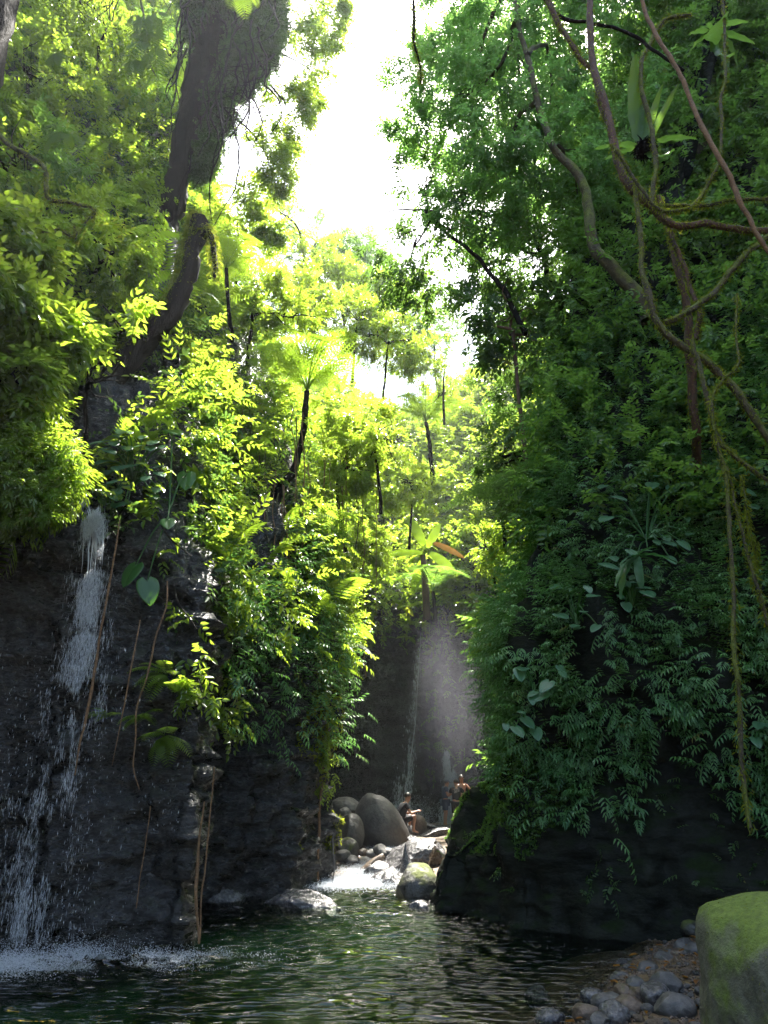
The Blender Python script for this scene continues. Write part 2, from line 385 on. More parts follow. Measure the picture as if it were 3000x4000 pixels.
# ------------------------------------------------------------------ gorge walls: stations in plan, profile (offset outwards, height)
ST = [
 ((-7, -8), (-1, 0), [(0, 1.5), (0, 3.5), (.2, 5), (2, 9), (6, 17), (14, 30)]),
 ((-6.4, 4), (-1, 0), [(0, 1.5), (0, 3.5), (.2, 5), (2, 9), (6, 17), (14, 30)]),
 ((-5.6, 8.6), (-.7, .7), [(0, 1.5), (.1, 3.5), (.2, 5.2), (1.5, 9), (5, 18), (12, 34)]),
 ((-4.0, 9.1), (-.3, .95), [(0, 1.5), (.1, 3.5), (.25, 5.2), (2, 9), (6, 18), (13, 34)]),
 ((-2.35, 9.1), (-.6, .8), [(0, 1.4), (.1, 3.0), (.4, 4.3), (2, 8), (6, 17), (13, 33)]),
 ((-2.9, 11.9), (-.8, .6), [(.1, 1.5), (.2, 3), (.2, 4), (1.5, 8), (4.5, 17), (11, 33)]),
 ((-1.9, 12.9), (-.7, .7), [(0, 1.5), (0, 2.9), (.1, 4), (1.5, 8), (5, 17), (11, 33)]),
 ((-.9, 15.0), (-.9, .45), [(0, 1.5), (.05, 3.2), (.2, 4.6), (1.6, 9), (5, 18), (10, 32)]),
 ((-2.2, 19), (-1, .1), [(0, 2), (0, 4.5), (.3, 6.5), (2, 11), (5, 19), (10, 33)]),
 ((-3.8, 25), (-1, .1), [(0, 2.5), (0, 6), (.3, 8.5), (2, 13), (5, 21), (10, 34)]),
 ((-4, 29), (-.8, .6), [(0, 3), (0, 6.5), (.2, 9), (2, 13), (6, 21), (13, 33)]),
 ((-1, 30), (0, 1), [(0, 3), (.1, 6.5), (.3, 9.2), (4, 13), (11, 20), (24, 33)]),
 ((2.5, 30.5), (0, 1), [(0, 3), (.1, 6.5), (.3, 9.2), (4, 13), (11, 20), (24, 33)]),
 ((5.6, 29.5), (.6, .8), [(0, 3), (0, 6.5), (.3, 9), (2, 13), (7, 21), (15, 34)]),
 ((6.2, 25), (1, .1), [(0, 2.5), (0, 5), (.2, 7), (1.5, 11), (4, 19), (10, 32)]),
 ((4.8, 19), (1, .1), [(0, 2), (0, 4), (.2, 6), (1.5, 10), (4, 18), (10, 31)]),
 ((3.0, 14.4), (.95, -.2), [(0, 1.2), (0, 2.8), (.2, 4.3), (1.4, 8), (4, 15), (10, 28)]),
 ((.95, 12.3), (.95, .2), [(.45, 1.1), (1.25, 2.15), (1.35, 3.3), (2.6, 6.9), (5.4, 13), (10, 26)]),
 ((.67, 11.4), (.98, .1), [(.1, .8), (1.42, 2.1), (1.55, 3.3), (2.9, 6.85), (5.9, 13), (10.5, 26)]),
 ((1.7, 9.95), (.6, .75), [(.1, .9), (.5, 2.0), (.5, 3.4), (1.9, 6.8), (4.5, 12), (10, 25)]),
 ((3.0, 9.3), (.35, .9), [(.2, 1), (.5, 2), (.5, 3.2), (2, 6.8), (4.5, 12), (10, 25)]),
 ((4.7, 8.9), (.5, .8), [(.2, 1), (.4, 2), (.5, 3.0), (2, 6.8), (4.5, 12), (10, 25)]),
 ((6.2, 7), (.9, .4), [(0, 1), (.2, 2), (.5, 3.2), (2, 6.8), (4.5, 12), (10, 25)]),
 ((6.8, 3), (1, 0), [(0, 1), (.2, 2), (.5, 3.2), (2, 6.8), (4.5, 12), (10, 25)]),
 ((6.8, -8), (1, 0), [(0, 1), (.2, 2), (.5, 3.2), (2, 6.8), (4.5, 12), (10, 25)]),
]
KEYS = np.array([[[b[0] + n_[0] * o, b[1] + n_[1] * o, z] for (o, z) in [(0, -1.2), (0, 0)] + pr] for b, n_, pr in ST])  # stations x 8 x 3
def wall_sheet(i0, i1, name, step=.065):
    K = KEYS[i0:i1 + 1]; rows = []
    ru = np.concatenate([np.linspace(0, 1, 5)[:-1], np.linspace(1, 4, 84)[:-1], np.linspace(4, 5, 22)[:-1], np.linspace(5, 6, 16)[:-1], np.linspace(6, 7, 12)])
    kk = np.floor(np.minimum(ru, 6.999)).astype(int); f = (ru - kk)[None, :, None]
    Kr = K[:, kk] * (1 - f) + K[:, kk + 1] * f
    seg = np.linalg.norm(np.diff(K[:, 1, :2], axis=0), axis=1); cols = []
    for s in range(len(K) - 1):
        m = max(4, int(seg[s] / (step if K[s, 1, 1] > 5 or K[s + 1, 1, 1] > 5 else .6)))
        u = np.linspace(0, 1, m, endpoint=(s == len(K) - 2)); u = u * .5 + .5 * u * u * (3 - 2 * u)
        cols.append(Kr[s][None] * (1 - u[:, None, None]) + Kr[s + 1][None] * u[:, None, None])
    G = np.concatenate(cols); a, b, _ = G.shape
    du = np.gradient(G, axis=0); dv = np.gradient(G, axis=1); Nn = nrm(np.cross(dv, du))
    flat = G.reshape(-1, 3); z = flat[:, 2]
    rk = np.clip((8.8 - z) / 2.0, .25, 1)
    d = .42 * fbm(flat * np.array([.8, .8, .5]), 4, 3) + .16 * fbm(flat * np.array([2.2, 2.2, 1.1]), 3, 9)
    strata = np.abs(vnoise(flat * np.array([.6, .6, 4.5]), 21)) * .22
    jag = np.abs(vnoise(flat * np.array([5, 5, 3.5]), 31)) * .10
    fc = .11 * facet(flat * np.array([2.2, 2.2, 3.6]), 3) + .05 * facet(flat * np.array([6, 6, 9.]), 33)
    flat = flat + Nn.reshape(-1, 3) * ((d - (strata * rk + jag * rk) * (.35 if name == 'cliff_right' else 1) + (.8 if name == 'cliff_right' else 1.8) * fc * np.clip((10.5 - z) / 2, 0, 1)) * np.clip((z + 1.2) / 1.5, .3, 1))[:, None] * .8
    i = np.arange(a - 1)[:, None] * b; j = np.arange(b - 1)[None]
    Fc = np.stack([i + j, i + b + j, i + b + j + 1, i + j + 1], 2).reshape(-1, 4)
    return flat, Fc, Nn.reshape(-1, 3)
M['cliff_wet'] = rockmat('streaming_wet_rock', (.002, .002, .0022), (.010, .009, .008), (.014, .02, .005), (.6, 1.1), (-.15, 1.2), 1.7, 1.0, (1, 1, 2.2), spec=.8, bd=.10)
SH = {}
for nm, i0, i1 in (('cliff_left', 0, 10), ('cliff_back', 10, 13), ('cliff_right', 13, 24)):
    V, Fc, Nn = wall_sheet(i0, i1, nm)
    o = build(nm, [(V, Fc)], M['cliff' if nm == 'cliff_right' else 'cliff_wet'], smooth=True); tag(o, None, kind='structure'); SH[nm] = (V, Fc, Nn)
SH['cliff_left'] = SH['cliff_left'][:2] + (SH['cliff_left'][2],)

_SP = {}
def surfY(px, py, nm=None, off=.35, rad=45, dflt=10.0):
    """ground distance of the gorge wall seen at a photo pixel, minus off: plants are rooted on the wall"""
    best = None
    for k in ([nm] if nm else SH):
        if k not in _SP: _SP[k] = proj(SH[k][0])
        X_, Y_, Z_ = _SP[k]; m = (np.hypot(X_ - px, Y_ - py) < rad) & (Z_ > 1)
        if m.any():
            i = np.where(m)[0][np.argmin(Z_[m])]; v = SH[k][0][i, 1]
            best = v if best is None else min(best, v)
    return (best if best is not None else dflt) - off
def sample_sheet(nm, dens, cond=None):
    """random points on a gorge wall: position and the direction out of the wall"""
    V, Fc, Nn = SH[nm]
    a, b, c, d = (V[Fc[:, k]] for k in range(4))
    ar = .5 * np.linalg.norm(np.cross(c - a, d - b), axis=1); ctr = (a + b + c + d) / 4
    n_ = nrm(np.cross(c - a, d - b))
    want = ar * dens
    px, py, fz = proj(ctr)
    vis = (px > -250) & (px < 3250) & (py > -300) & (py < 4200) & (fz > 0)
    want = np.where(vis, want, want * .12)
    if cond is not None: want = want * cond(ctr, px, py)
    cnt = RG.poisson(want); idx = np.repeat(np.arange(len(Fc)), cnt); m = len(idx)
    u, v = RG.random(m)[:, None], RG.random(m)[:, None]
    p_ = (a[idx] * (1 - u) + b[idx] * u) * (1 - v) + (d[idx] * (1 - u) + c[idx] * u) * v
    # orient towards the middle of the gorge
    n2 = n_[idx]; mid = np.stack([np.zeros(m), np.minimum(p_[:, 1] - 2, 22), p_[:, 2] + 3], 1) - p_
    s = np.sign((n2 * mid).sum(1)); s[s == 0] = 1
    return p_, n2 * s[:, None]

# ------------------------------------------------------------------ riverbed, beach and water
SHX = np.array([(-8, .0), (0, .3), (5, .95), (6.2, 1.45), (7.0, 1.85), (7.8, 2.3), (8.6, 2.75), (9.3, 3.1), (9.8, 3.3), (11, 3.4), (14, 3.4)])
def gz(x, y):
    x = np.asarray(x, float); y = np.asarray(y, float)
    xs = np.interp(y, SHX[:, 0], SHX[:, 1]); d = x - xs
    z = np.where(d < 0, np.maximum(d * .20 - .05 * d * d, -1.1), np.minimum(d * .13, .5))
    z = z + .99 * np.exp(-(((x + 2.9) / 1.1) ** 2 + ((y - 6.2) / .55) ** 2)) + .7 * np.exp(-(((x + 2.0) / .8) ** 2 + ((y - 11.3) / .7) ** 2))
    up = np.interp(y, [11.5, 14, 15.5, 18, 23, 30, 60], [-1.1, -.5, .0, .2, .42, .42, 1.5])
    wgt = np.clip((y - 11.5) / 2.5, 0, 1); z = z * (1 - wgt) + up * wgt
    q = np.stack([x, y, np.zeros_like(x)], -1).reshape(-1, 3)
    z = z + (.035 * fbm(q * 2.2, 4, 5)).reshape(x.shape) * np.where(z < -.6, 2, 1)
    return z
gx = np.concatenate([np.array([-300, -120, -50, -20, -12]), np.arange(-8, 9, .11), np.array([12, 20, 50, 120, 300])])
gy = np.concatenate([np.array([-300, -120, -40, -12]), np.arange(-6, 2, .5), np.arange(2, 31.5, .11), np.array([36, 50, 90, 160, 320])])
X, Y = np.meshgrid(gx, gy, indexing='ij'); Z = gz(X, Y)
far = (np.abs(X) > 9) | (Y > 32) | (Y < -8); Z = np.where(far, -.2, Z)
a, b = X.shape; i = np.arange(a - 1)[:, None] * b; j = np.arange(b - 1)[None]
GF = np.stack([i + j, i + b + j, i + b + j + 1, i + j + 1], 2).reshape(-1, 4)
gt = np.clip(np.exp(-(((X + 2.9) / 1.1) ** 2 + ((Y - 6.2) / .6) ** 2)) * 1.4, 0, 1)  # mask of the sand patch painted golden in place of sunlight
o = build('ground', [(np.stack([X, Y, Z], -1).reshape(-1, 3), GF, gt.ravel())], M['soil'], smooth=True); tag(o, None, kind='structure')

# water: a closed body with real waves on top
wx = np.arange(-7.3, 4.4, .05); wy = np.concatenate([np.arange(-5, 4.8, .1), np.arange(4.8, 15.2, .022)])
wx = np.concatenate([wx]); X, Y = np.meshgrid(wx, wy, indexing='ij')
q = np.stack([X, Y, np.zeros_like(X)], -1).reshape(-1, 3)
calm = 1 / (1 + np.exp((q[:, 0] - (.1 + .09 * q[:, 1])) * 3.5))
warp = .5 * vnoise(q * .9, 77)
rad = np.hypot(q[:, 0] + 3.4, q[:, 1] - 8.2)
amp = (.25 + .75 * calm) * (.55 + .45 * np.clip(1 - (rad - 1.5) / 6, 0, 1))
r1 = np.hypot((q[:, 0] + .3) * .75, q[:, 1] - 17) + .16 * vnoise(q * np.array([1.1, 1.6, 1]), 77) + .05 * vnoise(q * np.array([4, 5, 1]), 79)
br = np.clip(.75 + 1.1 * vnoise(q * np.array([1.9, 3.6, 1]), 83) + .5 * vnoise(q * np.array([6, 9, 1]), 84), .05, 2.0)
band = np.exp(-((q[:, 0] - (-.05 + .012 * q[:, 1])) / (.55 + .03 * q[:, 1])) ** 2)
h = .021 * (1 - np.abs(np.sin(11.5 * r1))) ** 2 * br * (.22 + 1.15 * band) + .006 * np.sin(17 * rad + 5 * warp) * np.exp(-rad / 3) * 1.5 + .012 * fbm(q * np.array([1.6, 3.5, 1]), 3, 41)
h = h * (.12 + .88 * calm)
splash = np.exp(-(((q[:, 0] + 3.3) / 1.7) ** 2 + ((q[:, 1] - 8.15) / .55) ** 2))
rap = np.clip((q[:, 1] - 13) / 1.5, 0, 1) * .7
h = h + (splash * .07 + rap * .02) * np.abs(fbm(q * 9, 3, 51))
a, b = X.shape
Zt = h.reshape(a, b); top = np.stack([X, Y, Zt], -1).reshape(-1, 3)
i = np.arange(a - 1)[:, None] * b; j = np.arange(b - 1)[None]
WF = np.stack([i + j, i + b + j, i + b + j + 1, i + j + 1], 2).reshape(-1, 4)
bz = -1.9; cor = np.array([[wx[0], wy[0], bz], [wx[-1], wy[0], bz], [wx[-1], wy[-1], bz], [wx[0], wy[-1], bz]])
me_parts = [(top, WF)]
ow_ = build('water', me_parts, M['water'], smooth=True)
bm = bmesh.new(); bm.from_mesh(ow_.data); bm.verts.ensure_lookup_table()
ed = [e for e in bm.edges if e.is_boundary]
r = bmesh.ops.extrude_edge_only(bm, edges=ed); nv = [v for v in r['geom'] if isinstance(v, bmesh.types.BMVert)]
for v in nv: v.co.z = bz
bmesh.ops.contextual_create(bm, geom=[e for e in r['geom'] if isinstance(e, bmesh.types.BMEdge)])
bmesh.ops.recalc_face_normals(bm, faces=bm.faces); bm.to_mesh(ow_.data); bm.free()
tag(ow_, None, kind='structure')

# ------------------------------------------------------------------ rocks
def ico(sub):
    bm = bmesh.new(); bmesh.ops.create_icosphere(bm, subdivisions=sub, radius=1)
    V = np.array([v.co[:] for v in bm.verts]); Fc = np.array([[v.index for v in f.verts] for f in bm.faces]); bm.free(); return V, Fc
ICO = {k: ico(k) for k in (1, 2, 3, 4, 5, 6)}
def rock_arr(size, seed, sub=4, rough=.16, cuts=5, power=1.0):
    V, Fc = ICO[sub]; V = V.copy(); rs = np.random.default_rng(seed)
    for _ in range(cuts):                      # flat faces, as broken stone has
        n_ = nrm(rs.normal(0, 1, 3)); d = rs.uniform(.62, .88); s = V @ n_ - d
        V = V - np.where(s > 0, s * .85, 0)[:, None] * n_
    V = V * (1 + rough * fbm(V * 1.3 + seed * 3.1, 4, seed) * .6 + rough * .12 * fbm(V * 7 + seed, 3, seed + 5))[:, None]
    return V * np.array(size), Fc
def rock(name, label, cat, c, size, seed, m, rot=(0, 0, 0), sub=4, rough=.16, cuts=5, group=None, shape=None):
    V, Fc = rock_arr(size, seed, sub, rough, cuts)
    if shape is not None: V = shape(V)
    o = build(name, [(V, Fc)], m, smooth=True); o.location = [float(a) for a in c]; o.rotation_euler = rot
    tag(o, label, cat, group); return o
R = math.radians
p = Pz(1195, 3545, -.05)
rock('boulder', 'low flat wet rock breaking the surface in the middle of the pool', 'rock', p, (.62, .42, .24), 3, M['rock_wet'], (0, R(4), R(-20)), 5, .3)
p = P(1482, 3235, 20)
def egg(V):
    V = V.copy(); f = 1 - .30 * (V[:, 2] / .9); V[:, 0] *= f; V[:, 0] -= .22 * V[:, 2]; return V
rock('boulder', 'largest grey egg-shaped boulder to the seated person\'s left', 'boulder', p, (.72, .8, .86), 8, M['rock'], (0, 0, R(15)), 5, .08, 2, shape=egg)
rock('boulder', 'rounded dark boulder highest behind the mossy rock pillar', 'boulder', P(1355, 3175, 21.5), (.55, .5, .42), 12, M['rock'], (0, R(20), 0), 5)
rock('boulder', 'grey boulder wedged between the mossy pillar and the egg-shaped boulder', 'boulder', P(1366, 3262, 19), (.38, .45, .5), 15, M['rock'], (0, R(8), 0), 5, .1, 3)
rock('boulder', 'small pale boulder resting on top of the grey wedged one', 'boulder', P(1345, 3185, 20.3), (.22, .25, .2), 16, M['rock'])
rock('boulder', 'angular stone leaning on the egg-shaped boulder\'s left flank', 'boulder', P(1392, 3208, 20.2), (.2, .25, .17), 19, M['rock_brown'])
rock('boulder', 'yellowish mossy stone at the foot of the mossy pillar above the rapids', 'rock', P(1358, 3322, 17.5), (.27, .3, .26), 22, M['rock_mossy'], (0, R(25), 0))
rock('ledge_rock', 'dark undercut ledge carrying the egg-shaped boulder', 'rock ledge', P(1440, 3375, 18.2), (.85, .8, .32), 23, M['rock_wet'], (0, 0, 0), 5, .2)
def wedge(V):
    V = V.copy(); V[:, 2] += .45 * V[:, 0]; return V
rock('rock_slab', 'broad sunlit sloping slab in the middle of the stepped rocks', 'rock slab', P(1600, 3352, 16.6), (.72, .6, .36), 27, M['rock_wet'], (R(14), 0, 0), 6, .22, 6, shape=wedge)
def spike(V):
    V = V.copy(); f = np.clip(.9 - .75 * V[:, 2] / .6, .12, 1.6); V[:, 0] *= f; V[:, 1] *= f; return V
rock('pointed_rock', 'dark narrow pointed rock standing in front of the sunlit slab', 'rock', P(1592, 3400, 15.2), (.17, .25, .5), 31, M['rock_wet'], (0, R(-4), 0), 5, .1, 3, shape=spike)
rock('boulder', 'low sunlit block at the water below the sloping slab', 'rock', P(1535, 3455, 14.6), (.34, .3, .24), 33, M['rock_wet'], (0, 0, .3), 5)
rock('boulder', 'dark round boulder with a mossy yellow rim beside the shaded right cliff', 'boulder', P(1632, 3480, 12.9), (.42, .5, .42), 36, M['rock_mossy'], (0, R(-12), 0), 5, .08, 3)
rock('boulder', 'small wet stone showing just above the pool below the mossy-rimmed boulder', 'rock', Pz(1640, 3545, 0), (.16, .14, .09), 38, M['rock_wet'])
rock('tilted_rock', 'long brown rock tilted out of the white rapids', 'rock', P(1440, 3392, 16.2), (.42, .2, .11), 41, M['rock_brown'], (0, R(-38), 0), 4)
rock('tilted_rock', 'wet ridge of rock lowest in the rapids, tilted up to the right', 'rock', P(1478, 3442, 14.9), (.42, .22, .13), 43, M['rock_wet'], (0, R(-34), 0), 4)
rock('boulder', 'dark wet rock splitting the rapids just under the tilted brown rock', 'rock', P(1475, 3402, 15.8), (.3, .25, .2), 44, M['rock_wet'])
rock('boulder', 'brown upright rock in front of the seated person\'s feet', 'rock', P(1628, 3232, 22.9), (.30, .35, .36), 47, M['rock_brown'], (0, R(12), 0), 5, .08, 3)
rock('boulder', 'sunlit rock filling the gap between the sloping slab and the mossy shoulder', 'rock', P(1672, 3345, 17.2), (.42, .5, .36), 151, M['rock_wet'], (0, R(-10), 0), 5)
rock('boulder', 'black rock that the seated person sits on', 'rock', P(1572, 3262, 22.4), (.42, .45, .36), 49, M['rock_wet'], (0, 0, 0), 4)
rock('boulder', 'small sunlit rock bridging the seat rock and the sloping slab', 'rock', P(1590, 3272, 20), (.4, .3, .1), 52, M['rock_wet'], (0, R(14), 0), 4)
rock('boulder', 'low sunlit rock ledge under the bathers\' feet', 'rock', P(1690, 3262, 22.5), (.55, .45, .16), 55, M['rock_wet'], (0, R(-14), 0), 5)
rock('boulder', 'wet blue-grey rock between the seated person and the bathers', 'rock', P(1665, 3222, 24.5), (.5, .5, .10), 57, M['rock_wet'], (0, R(14), 0), 5)
rock('boulder', 'flat rock shelf the three bathers stand on', 'rock shelf', P(1765, 3240, 25.2) - np.array([0, 0, .06]), (1.5, 1.3, .2), 58, M['rock_wet'], (0, 0, 0), 5)
rock('boulder', 'dark stone half sunk in the pool under the rooty cliff corner', 'rock', Pz(845, 3510, .02), (.45, .3, .17), 61, M['rock_wet'], (0, 0, 0), 4)
for k, (px, py, s, lab) in enumerate([(1420, 3330, .10, 'orange pebble at the left end of the ledge lip'), (1452, 3334, .12, 'flat sunlit stone on the ledge lip beside the orange pebble'),
        (1487, 3322, .17, 'domed stone standing on the ledge lip below the egg-shaped boulder'), (1515, 3335, .16, 'wet sunlit stone at the right end of the ledge lip'),
        (1340, 3342, .16, 'white sunlit stone by the pillar above the rapids'), (1374, 3368, .18, 'pale rounded stone in the dark hollow under the ledge lip'),
        (1351, 3398, .2, 'orange-brown stone at the left edge of the rapids')]):
    rock('stone', lab, 'stone', P(px, py, 16.9), (s * 1.25, s, s * .8), 70 + k, M['rock_brown'] if k in (0, 6) else M['rock'], (0, 0, k), 4, .12, 3)
# the shoulder of the shaded cliff: low round mass
# big green boulder close by
def block(V):
    s = np.sign(V) * np.abs(V) ** .5; s = s * np.array([1, 1, 1]); return s
Dv, Fc = ICO[6]; pw = 7.0
V = Dv * ((np.abs(Dv) ** pw).sum(1) ** (-1 / pw))[:, None]
V[:, 0] *= .86; V[:, 1] *= .8; V[:, 2] *= .82
low = np.clip((.8 - V[:, 2]) / 1.6, 0, 1); V[:, 0] = np.where(V[:, 0] < 0, V[:, 0] * (1 + .22 * low), V[:, 0])
V[:, 2] -= .10 * np.clip(V[:, 0], -.3, 1) * (V[:, 2] > 0)
V = V * (1 + .035 * fbm(Dv * 1.7, 4, 2) + .022 * fbm(Dv * 5, 3, 4))[:, None]
V[:, 2] -= .06 * np.exp(-(((V[:, 0] + .15) / .22) ** 2 + ((V[:, 1] + .55) / .08) ** 2)) * (V[:, 2] > .5)
o = build('mossy_boulder', [(V, Fc)], M['boulder_green'], smooth=True); o.location = (2.62, 3.75, .22); o.rotation_euler = (0, 0, R(8))
tag(o, 'huge square-shouldered boulder covered in bright green moss beside the beach', 'boulder')
# moss tufts growing on it (part)
n_ = 26000; idx = RG.integers(0, len(V), n_); nb = nrm(V[idx]); keep = (fbm(V[idx] * 2.1, 3, 8) + nb[:, 2] * .9 > .15); idx = idx[keep]; nb = nb[keep]
L3 = leaf(.5, .02, .1)
mp = inst(L3, V[idx] + RG.normal(0, .006, (len(idx), 3)), frame(nb + RG.normal(0, .5, nb.shape), RG.normal(0, 1, nb.shape)), RG.uniform(.004, .009, len(idx)), RG.uniform(.1, .6, len(idx)))
build('moss', [mp], M['moss_fib'], o)
# mid size stones on the beach, each one its own thing
lst = [(2630, 3935, .17, 'rock', 'smooth rounded olive-grey rock touching the foot of the mossy boulder'),
 (2560, 3890, .15, 'rock_wet', 'wet blue-black faceted rock behind the rounded olive rock'), (2600, 3840, .13, 'rock', 'pale grey broken rock on top of the beach'),
 (2530, 3790, .12, 'rock', 'dark rounded stone standing at the water\'s edge'), (2318, 3895, .12, 'rock_wet', 'glossy black stone standing in the shallows'),
 (2375, 3925, .14, 'rock', 'flat-topped olive stone in the middle of the shore stones'), (2400, 3960, .14, 'rock_wet', 'dark wet stone glinting at the centre of the shore stones'),
 (2300, 3965, .13, 'rock_brown', 'pinkish-brown lumpy stone by the water'), (2345, 3992, .09, 'rock', 'small cream stone at the near edge of the shore'),
 (2455, 3935, .12, 'rock_brown', 'brown flat stone among orange gravel'), (2500, 3885, .10, 'rock_brown', 'dark brown round stone uphill of the orange gravel'),
 (2440, 3880, .1, 'rock_brown', 'round brown stone lying at the edge of the shallows'), (2150, 3985, .12, 'rock_wet', 'wet dark stone breaking the water near the near shore'),
 (2680, 3705, .16, 'rock', 'pale round stone topping the row under the cliff'), (2650, 3735, .11, 'rock_brown', 'yellowish stone in the row under the cliff'),
 (2625, 3735, .1, 'rock', 'small olive stone in the row under the cliff'), (2595, 3750, .12, 'rock', 'greenish stone at the lower end of the row under the cliff'),
 (2720, 3715, .12, 'rock', 'grey stone against the mossy boulder\'s far side'), (2700, 3630, .15, 'rock_mossy', 'dark flat-topped rock behind the beach, half hidden by the mossy boulder'),
 (2430, 3815, .08, 'rock', 'pale bluish pebble under the shallow water'), (2480, 3848, .1, 'rock', 'bluish flat stone at the shallow water\'s edge'), (2100, 3895, .15, 'rock_wet', 'dark flat stone lying under the shallow water')]
for k, (px, py, s, m_, lab) in enumerate(lst):
    q0 = Pz(px, py, .02); q0 = Pz(px, py, max(gz(q0[0], q0[1]), -.2) + s * (.35 if 'under the' not in lab else -.1))
    s *= .85; rock('stone', lab, 'stone', q0, (s * 1.15, s * .95, s * .78), 100 + k, M[m_], (0, 0, k * 1.3), 4, .13, 4)
# countable pebbles: copies of a few shapes
PEB = []
for k in range(8):
    V, Fc = rock_arr((1, .8, .6), 200 + k, 3, .12, 3)
    PEB.append((V, Fc))
pm = [M['rock'], M['rock_wet'], M['rock'], M['rock_brown']]
protos = {}
cnt = 0; tries = 0
while cnt < 200 and tries < 6000:
    tries += 1
    px = random.uniform(1950, 2760); py = random.uniform(3600, 4060); q0 = Pz(px, py, 0)
    z0 = float(gz(q0[0], q0[1])); q0 = Pz(px, py, z0)
    if q0[1] < 2 or q0[1] > 9.4 or gz(q0[0], q0[1]) < -.05 and random.random() > .12: continue
    s = random.choice((.012, .016, .02, .025, .03, .04, .055)) * random.uniform(.8, 1.2); k = random.randrange(8)
    if k not in protos:
        o = build('pebble', [PEB[k]], pm[k % 4], smooth=True); protos[k] = o
    else:
        o = protos[k].copy(); COL.objects.link(o)
    o.location = (q0[0], q0[1], float(gz(q0[0], q0[1])) + s * .3); o.scale = (s, s, s); o.rotation_euler = (random.uniform(-.3, .3), random.uniform(-.3, .3), random.uniform(0, 6))
    tag(o, 'small rounded pebble among many on the gravel shore below the mossy boulder', 'pebble', 'pebbles strewn over the shore'); cnt += 1
# gravel: uncountable
n_ = 16000; x = RG.uniform(.3, 4.6, n_); y = RG.uniform(3.5, 9.6, n_); z = gz(x, y); k = z > -.12; x, y, z = x[k], y[k], z[k]
V, Fc = rock_arr((1, .8, .6), 300, 1, .1, 2)
Rr = frame(RG.normal(0, 1, (len(x), 3)) * (1, 1, .2), np.tile([[0, 0, 1.0]], (len(x), 1)))
o = build('gravel', [inst((V, Fc, np.zeros(len(V))), np.stack([x, y, z + .004], 1), Rr, RG.uniform(.007, .022, len(x)) , RG.random(len(x)))], M['rock_brown'], smooth=True)
tag(o, 'fine orange-brown gravel filling the shore between the stones', 'gravel', kind='stuff')
# fallen leaves on the shore
n_ = 420; x = RG.uniform(.9, 4.2, n_); y = RG.uniform(4.5, 9.3, n_); z = gz(x, y); k = z > 0; x, y, z = x[k], y[k], z[k]
o = build('leaf_litter', [inst(LEAF, np.stack([x, y, z + .03], 1), frame(RG.normal(0, 1, (len(x), 3)) * (1, 1, .15), np.tile([[0, 0, 1.0]], (len(x), 1))), RG.uniform(.05, .1, len(x)), RG.random(len(x)))], M['brown_leaf'])
tag(o, 'yellow and brown fallen leaves lying on the gravel shore', 'leaf litter', kind='stuff')

# ------------------------------------------------------------------ falling water
def drops(pos, sl, sw, name, label, m=None, kind='stuff', cat='water spray'):
    V = np.array([[0, 0, 1], [1, 0, 0], [0, 1, 0], [-1, 0, 0], [0, -1, 0], [0, 0, -1]], float)
    Fc = np.array([[0, 1, 2], [0, 2, 3], [0, 3, 4], [0, 4, 1], [5, 2, 1], [5, 3, 2], [5, 4, 3], [5, 1, 4]])
    n = len(pos); sc = np.stack([sw, sw, sl], 1); Rr = np.tile(np.eye(3), (n, 1, 1)) + RG.normal(0, .12, (n, 3, 3))
    o = build(name, [inst((V, Fc, np.zeros(6)), pos, Rr, sc, np.zeros(n))], m or M['falling_water']); return tag(o, label, cat, kind=kind)
def fall_cloud(path, n, w0, w1, power=1.0):
    u = RG.random(n) ** power; q = np.stack([np.interp(u, np.linspace(0, 1, len(path)), path[:, k]) for k in range(3)], 1)
    wd = w0 + (w1 - w0) * u; q[:, 0] += RG.normal(0, 1, n) * wd; q[:, 1] += RG.normal(0, .4, n) * wd; return q, u
fp = pxpath([(335, 1950), (362, 2060), (358, 2200), (330, 2380), (300, 2560), (270, 2780), (215, 3050), (170, 3250), (140, 3500), (130, 3700)], 8.45, 60)
q, u = fall_cloud(fp, 44000, .045, .26, 1.3); q[:, 0] += .10 * vnoise(q * np.array([0, 0, 1.6]) + np.array([3, 0, 0]), 4) + .06 * vnoise(q * np.array([3, 3, 3]), 14)
n = len(q); cl = fbm(q * np.array([9, 9, 3.5]), 3, 61) > -.15 + .5 * (u > .5)
q = q[cl]; q = q[RG.random(len(q)) < .62]; n = len(q)
wf = drops(q, RG.uniform(.012, .07, n), RG.uniform(.0007, .0022, n), 'waterfall', 'thin white waterfall splashing down the near dark cliff on the left', cat='waterfall', kind=None)
st = []
for k in range(16):
    a0 = random.uniform(0, .12); L = random.uniform(.08, .25); ii = np.linspace(a0, min(1, a0 + L), 14)
    pp = np.stack([np.interp(ii, np.linspace(0, 1, len(fp)), fp[:, c]) for c in range(3)], 1)
    off = random.gauss(0, .06 + .1 * a0); pp[:, 0] += off + .02 * vnoise(pp * 6, k); pp[:, 1] += random.gauss(.05, .03)
    st.append(tube(pp, [.002, random.uniform(.004, .012), .001], 4))
build('water_strand', st, M['falling_water'], wf)
n = 1500; q = np.stack([RG.uniform(-4.6, -2.3, n), RG.uniform(8.0, 8.75, n), RG.uniform(.05, 3.4, n) * RG.random(n) ** .35], 1)
q = q[(vnoise(q * np.array([3, 3, .6]), 5) + (-.45 * (q[:, 0] + 3.2)) > .1)]; n = len(q)
drops(q, RG.uniform(.006, .028, n), RG.uniform(.0015, .004, n), 'water_droplets', 'loose drops falling in front of the near dark cliff', kind='stuff', cat='droplets')
